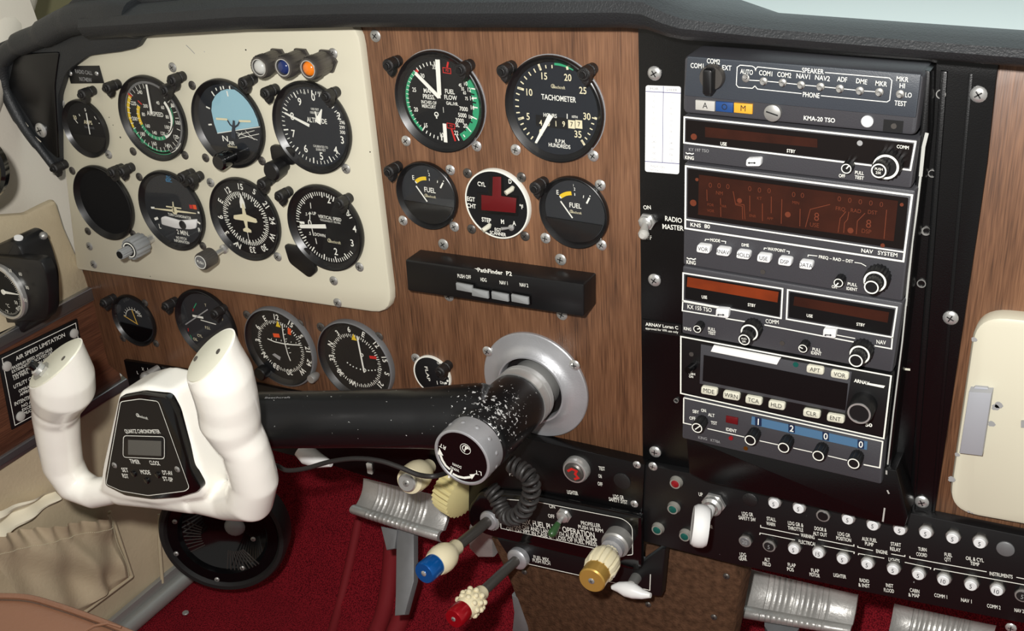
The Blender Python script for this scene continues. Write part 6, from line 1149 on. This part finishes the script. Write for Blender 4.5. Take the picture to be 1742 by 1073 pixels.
# padded leather pad
t = T('side_wall_pad', 'light tan leather padding beside the panel above the aluminium moulding', 'padding', at=(-.662, 0, -.1), B=SB)
b = MB('leather_light'); q = [t.lp(p, .006) for p in ((-60, 378), (0, 366), (45, 363), (70, 350), (96, 338), (110, 385), (160, 498), (0, 572), (-60, 600))]; b.prism(rnd(q, [.002, .002, .004, .004, .006, .004, .002, .002, .002]), 0, .006, .004); t.part('pad', b)
def resample(p, n):
    p = [Vector(x) for x in ccw(p)]; L_ = [(p[(i + 1) % len(p)] - p[i]).length for i in range(len(p))]; tot = sum(L_); out = []
    for k in range(n):
        s = tot * k / n; i = 0
        while s > L_[i]: s -= L_[i]; i += 1
        out.append(tuple(p[i].lerp(p[(i + 1) % len(p)], s / L_[i])))
    return out
t = T('air_temperature_gauge', 'black housing with round thermometer dial at the left edge', 'gauge', px=ZL(60, 440), d=.062)
A_ = [(-70, 250), (70, 195), (150, 160), (190, 180), (218, 250), (243, 340), (247, 490), (195, 552), (-70, 578)]; B_ = [(-70, 285), (60, 290), (150, 298), (170, 305), (190, 345), (203, 430), (200, 520), (185, 548), (-70, 570)]
bk = rnd([t.lp(ZL(*p), 0) for p in A_], .008); 
mid = resample(rnd([t.lp(ZL(*p), .030) for p in [(x * .97 + 2, yy * .98 + 8) for x, yy in A_]], .008), 64); fr = resample(rnd([t.lp(ZL(*p), .042) for p in B_], .006), 64)
b = MB('bezel'); b.prism(bk, 0, .034, .004); b.prism(rnd([t.lp(ZL(*p), .042) for p in B_], .008), .030, .042, .002); t.part('housing', b)
b = MB('steel'); c_ = t.lp(ZL(12, 432), .046); b.lathe([(.0295, .041), (.0295, .046), (.028, .0475), (.026, .0475), (.0255, .046)], c_, 56); b.mat('dial'); b.disc(c_, .0256, .045, .0462, 48); b.mat('ink'); w = .0464
for k in range(60):
    a_ = math.radians(60 - k * 4.6); r2 = .0215 if k % 5 == 0 else .0225; b.line((c_[0] + r2 * math.cos(a_), c_[1] + r2 * math.sin(a_)), (c_[0] + .0242 * math.cos(a_), c_[1] + .0242 * math.sin(a_)), .0003, w)
for st, x, yy in (('30', 42, 342), ('60', 84, 356), ('80', 113, 412), ('100', 103, 464), ('120', 84, 496), ('40', 72, 500), ('°C', 32, 487), ('°F', 30, 512), ('20', 52, 376), ('40', 86, 438), ('50', 66, 474)): t.wd(b, st, ZL(x, yy), 5, w, 0, .9, 0)
t.part('dial', b); nb = MB('ink'); nb.line(t.lp(ZL(15, 430), .047), t.lp(ZL(78, 441), .047), .0032, .047, .0004, .0006); nb.disc(t.lp(ZL(15, 430), .047), .0028, .047, .0478, 20); t.part('needle', nb)
b = MB('card'); b.tube([t.l3(ZL(77, 228), .026), t.l3(ZL(77, 203), .026)], .0042, 18); t.part('push_button', b, 'white push button')
b = MB('black'); w = .0435; b.mat('ink_grey')
s0 = MB('dull_steel'); s0.ball(t.l3(ZL(180, 197), .004), .0042, 12); t.part('screw', s0)
t = T('side_vent', 'dark ringed round olive lens cut by the left edge', 'vent', at=PD(-52, 285, 1.0), B=basis((.5, -1, .1))); b = MB('black_gloss'); b.lathe([(.033, -.004), (.033, .004), (.030, .006), (.028, .004)], n=48, cap1=False); b.mat('olive_glass'); b.disc((0, 0), .029, 0, .003, 40); t.part('lens', b)
# pocket
t = T('map_pocket', 'gathered tan leather map pocket with stitched edge', 'pocket', at=PX(100, 970, -.655), B=SB)
co4 = [Vector(t.lp(p, .0)) for p in ((-60, 905), (182, 868), (219, 978), (70, 1090))]
b = MB('leather_tan'); nu, nv = 90, 60; V = []
for j in range(nv + 1):
    for i in range(nu + 1):
        u = i / nu; s = j / nv; p = co4[0].lerp(co4[1], u).lerp(co4[3].lerp(co4[2], u), s)
        edge = min(1, min(1 - u, s if s > .5 else 1, (1 - s) * 1.0 + 0.0) * 9) if True else 1
        edge = min(1, (1 - u) * 10, (1 - s) * 10)
        h = .004 + .018 * edge * (1 - .6 * s) + .006 * edge * (math.sin(17 * u + 5 * s) * .5 + math.sin(9 * u - 11 * s + 1) * .5 + .5 * math.exp(-((u - .55 - .12 * s) * 14) ** 2) * 2) + (.003 * math.sin(u * 60) * max(0, 1 - s * 5))
        V.append((p.x, p.y, h))
b.add(V, [(j * (nu + 1) + i, (j + 1) * (nu + 1) + i, (j + 1) * (nu + 1) + i + 1, j * (nu + 1) + i + 1) for j in range(nv) for i in range(nu)]); t.part('pocket', b, sharp=80) if False else t.part('pocket', b)
b = MB('leather_light'); N_ = nu + 1; b.tube([Vector(V[j * N_ + nu]) + Vector((0, 0, .001)) for j in range(0, nv + 1, 4)] + [Vector(V[nv * N_ + i]) + Vector((0, 0, .001)) for i in range(nu, -1, -6)], .0022, 8); t.part('piping', b)
b = MB('thread')
for j in range(2, nv, 1): p = Vector(V[j * N_ + nu - 4]) + Vector((0, 0, .0006)); q_ = Vector(V[j * N_ + nu - 4]).lerp(Vector(V[(j + 1) * N_ + nu - 4]), .55) + Vector((0, 0, .0006)); b.tube([p, q_], .0004, 5)
for i in range(2, nu, 1): p = Vector(V[9 * N_ + i]) + Vector((0, 0, .0006)); q_ = p.lerp(Vector(V[9 * N_ + i + 1]) + Vector((0, 0, .0006)), .55); b.tube([p, q_], .0004, 5)
t.part('stitching', b)
t = T('white_cloth', 'cream white cloth tucked behind the map pocket', 'cloth', at=PX(40, 870, -.655), B=SB); b = MB('cloth_white'); 
c4 = [Vector(t.lp(LB(*p), .004)) for p in ((-60, 320), (335, 165), (330, 260), (-60, 520))]; V = []
for j in range(13):
    for i in range(41):
        u = i / 40; s = j / 12; p = c4[0].lerp(c4[1], u).lerp(c4[3].lerp(c4[2], u), s); V.append((p.x, p.y, .006 + .005 * math.sin(s * 9 + u * 2) + .002 * math.sin(u * 14)))
b.add(V, [(j * 41 + i, (j + 1) * 41 + i, (j + 1) * 41 + i + 1, j * 41 + i + 1) for j in range(12) for i in range(40)]); t.part('cloth', b)
b = MB('leather_light'); b.tube([PX(*LB(945, 330), -.655), PX(*LB(945, 500), -.655), PX(*LB(962, 735), -.655)], .0022, 8); tag(obj('wall_piping', b), 'thin upright leather piping on the wall beside the round vent', 'piping')
# seat
t = T('pilot_seat', 'brown vinyl seat cushion at the lower left corner', 'seat', at=PD(90, 1075, .80), B=basis((.25, -.45, .85)))
b = MB('seat_brown'); q = [t.lp(p) for p in ((-120, 1010), (0, 1006), (50, 1008), (120, 1030), (180, 1052), (260, 1085), (330, 1125), (330, 1400), (-120, 1400))]; q = rnd(q, .012); b.prism(q, -.09, 0, .014); t.part('cushion', b)
b = MB('seat_brown'); cq = offs(ccw(q), .002); b.tube([(x, yy, -.003) for x, yy in cq] + [(cq[0][0], cq[0][1], -.003)], .0022, 8); b.tube([t.l3(LB(505, 1021), .0), t.l3(LB(560, 990), .0), t.l3(LB(640, 975), .0), t.l3(LB(720, 1000), 0)], .0010, 6); t.part('piping', b)

# ================================================================== GLARESHIELD
t = T('glareshield', 'long padded black glareshield above the instrument panel', 'glareshield', px=(800, 30), d=.0)
sec = []
st = [(150, 66, .034), (240, 61, .036), (420, 50, .036), (600, 46, .036), (850, 47, .036), (1060, 47, .036), (1100, 50, .037), (1135, 62, .040), (1165, 68, .042), (1300, 77, .042), (1500, 94, .042), (1742, 114, .042), (1950, 132, .042)]
xs = []
for px, py, d in st:
    L0 = P(px, py, d); x, z = L0.x, L0.z
    k = min(1, max(0, (px - 1100) / 120)); hs = 1 - .38 * k
    rear = PZ(px + 60, -25 if px < 1150 else (0 + (px + 60 - 1190) * .083), z + .022)
    ry = .06 * (1 - k) - .013 * k
    rows = [(-0.0006 - .011 * k, z - .001), (-d + .006, z - .001), (-d, z), (-d - .006, z + .005 * hs), (-d - .009, z + .012 * hs), (-d - .006, z + .019 * hs), (-d + .004, z + .023 * hs), (-d + .014, z + .0245 * hs), (min(0, ry) - .006, z + .0245 * hs), (ry, z + .022 * hs), (ry + .002, z + .005)]
    sec.append([(x, yy, zz) for yy, zz in rows])
b = MB('shield'); cub = []
for i in range(len(sec) - 1):
    for k in range(6): cub.append([tuple(Vector(p).lerp(Vector(q_), k / 6)) for p, q_ in zip(sec[i], sec[i + 1])])
cub.append(sec[-1]); cub = [[tuple(t.I @ Vector(p)) for p in r] for r in cub]
b.loft(cub[::-1], True, True); t.part('pad', b)
t = T('shield_gusset', 'black curved side gusset joining glareshield to the left of the panel', 'gusset', px=(60, 150), d=.0085)
b = MB('shield'); w1 = .007; q = t.lps([(-12, 78), (25, 62), (75, 46), (100, 22), (130, -8), (300, -8), (275, 58), (243, 64), (232, 82), (205, 88), (150, 95), (112, 122), (98, 165), (99, 285), (90, 294), (60, 255), (25, 208), (-8, 155)], w1); b.prism(rnd(q, [.01, .01, .006, .006, .003, .002, .002, .004, .004, .002, .008, .01, .006, .001, .002, .003, .003, .008]), 0, w1, .0008); t.part('pad', b)
b = MB('shield'); tr_ = smooth([t.W(P(x_, y_, d_)) for x_, y_, d_ in ((230, 32, .026), (165, 28, .026), (118, 36, .024), (70, 60, .020), (28, 78, .018), (4, 105, .018), (8, 150, .018), (36, 208, .018), (66, 250, .018), (94, 286, .016))], 8)
b.tube(tr_, [.016, .016, .016, .016, .016, .0155, .015, .0145] + [.014] * 8 + [.013] * 8 + [.011] * 8 + [.009] * 8 + [.007] * 8 + [.006] * 8 + [.005] * 8 + [.004] * (len(tr_) - 64), 18); t.part('padded_edge', b)
b = MB('black_plate'); q = t.lps([C1(95, 350), C1(385, 340), C1(370, 440), C1(355, 560), C1(380, 1040), C1(290, 960), C1(200, 800), C1(50, 560)], .0085); b.prism(rnd(q, .004), .0065, .0085, .001); b.mat('lining')
for p, q_ in ((C1(140, 770), C1(185, 825)), (C1(228, 890), C1(268, 925)), (C1(205, 920), C1(240, 950))): b.line(t.lp(p, .0088), t.lp(q_, .0088), .0014, .0088)
t.part('side_plate', b); screws(t, [C1(262, 850)], .0075, 'steel', .0085, .003)
# outside
ou = MB('teal'); ou.add([(-0.5, .45, .07), (1.6, .45, .07), (1.6, 1.6, .02), (-.5, 1.6, .02)], [(0, 1, 2, 3)])
def cowl(u, v): return (-.3 + 1.8 * u, .02 + 1.3 * v, .163 - .10 * v - .25 * (u - .4) ** 2)
tag(obj('engine_cowling', grid_mesh('teal', cowl, 24, 12)), 'pale painted nose surface beyond the windshield, upper right', 'cowling')
for o in list(bpy.data.objects):
    if o.type == 'MESH' and not o.data.materials: o.data.materials.append(MATS['black'])
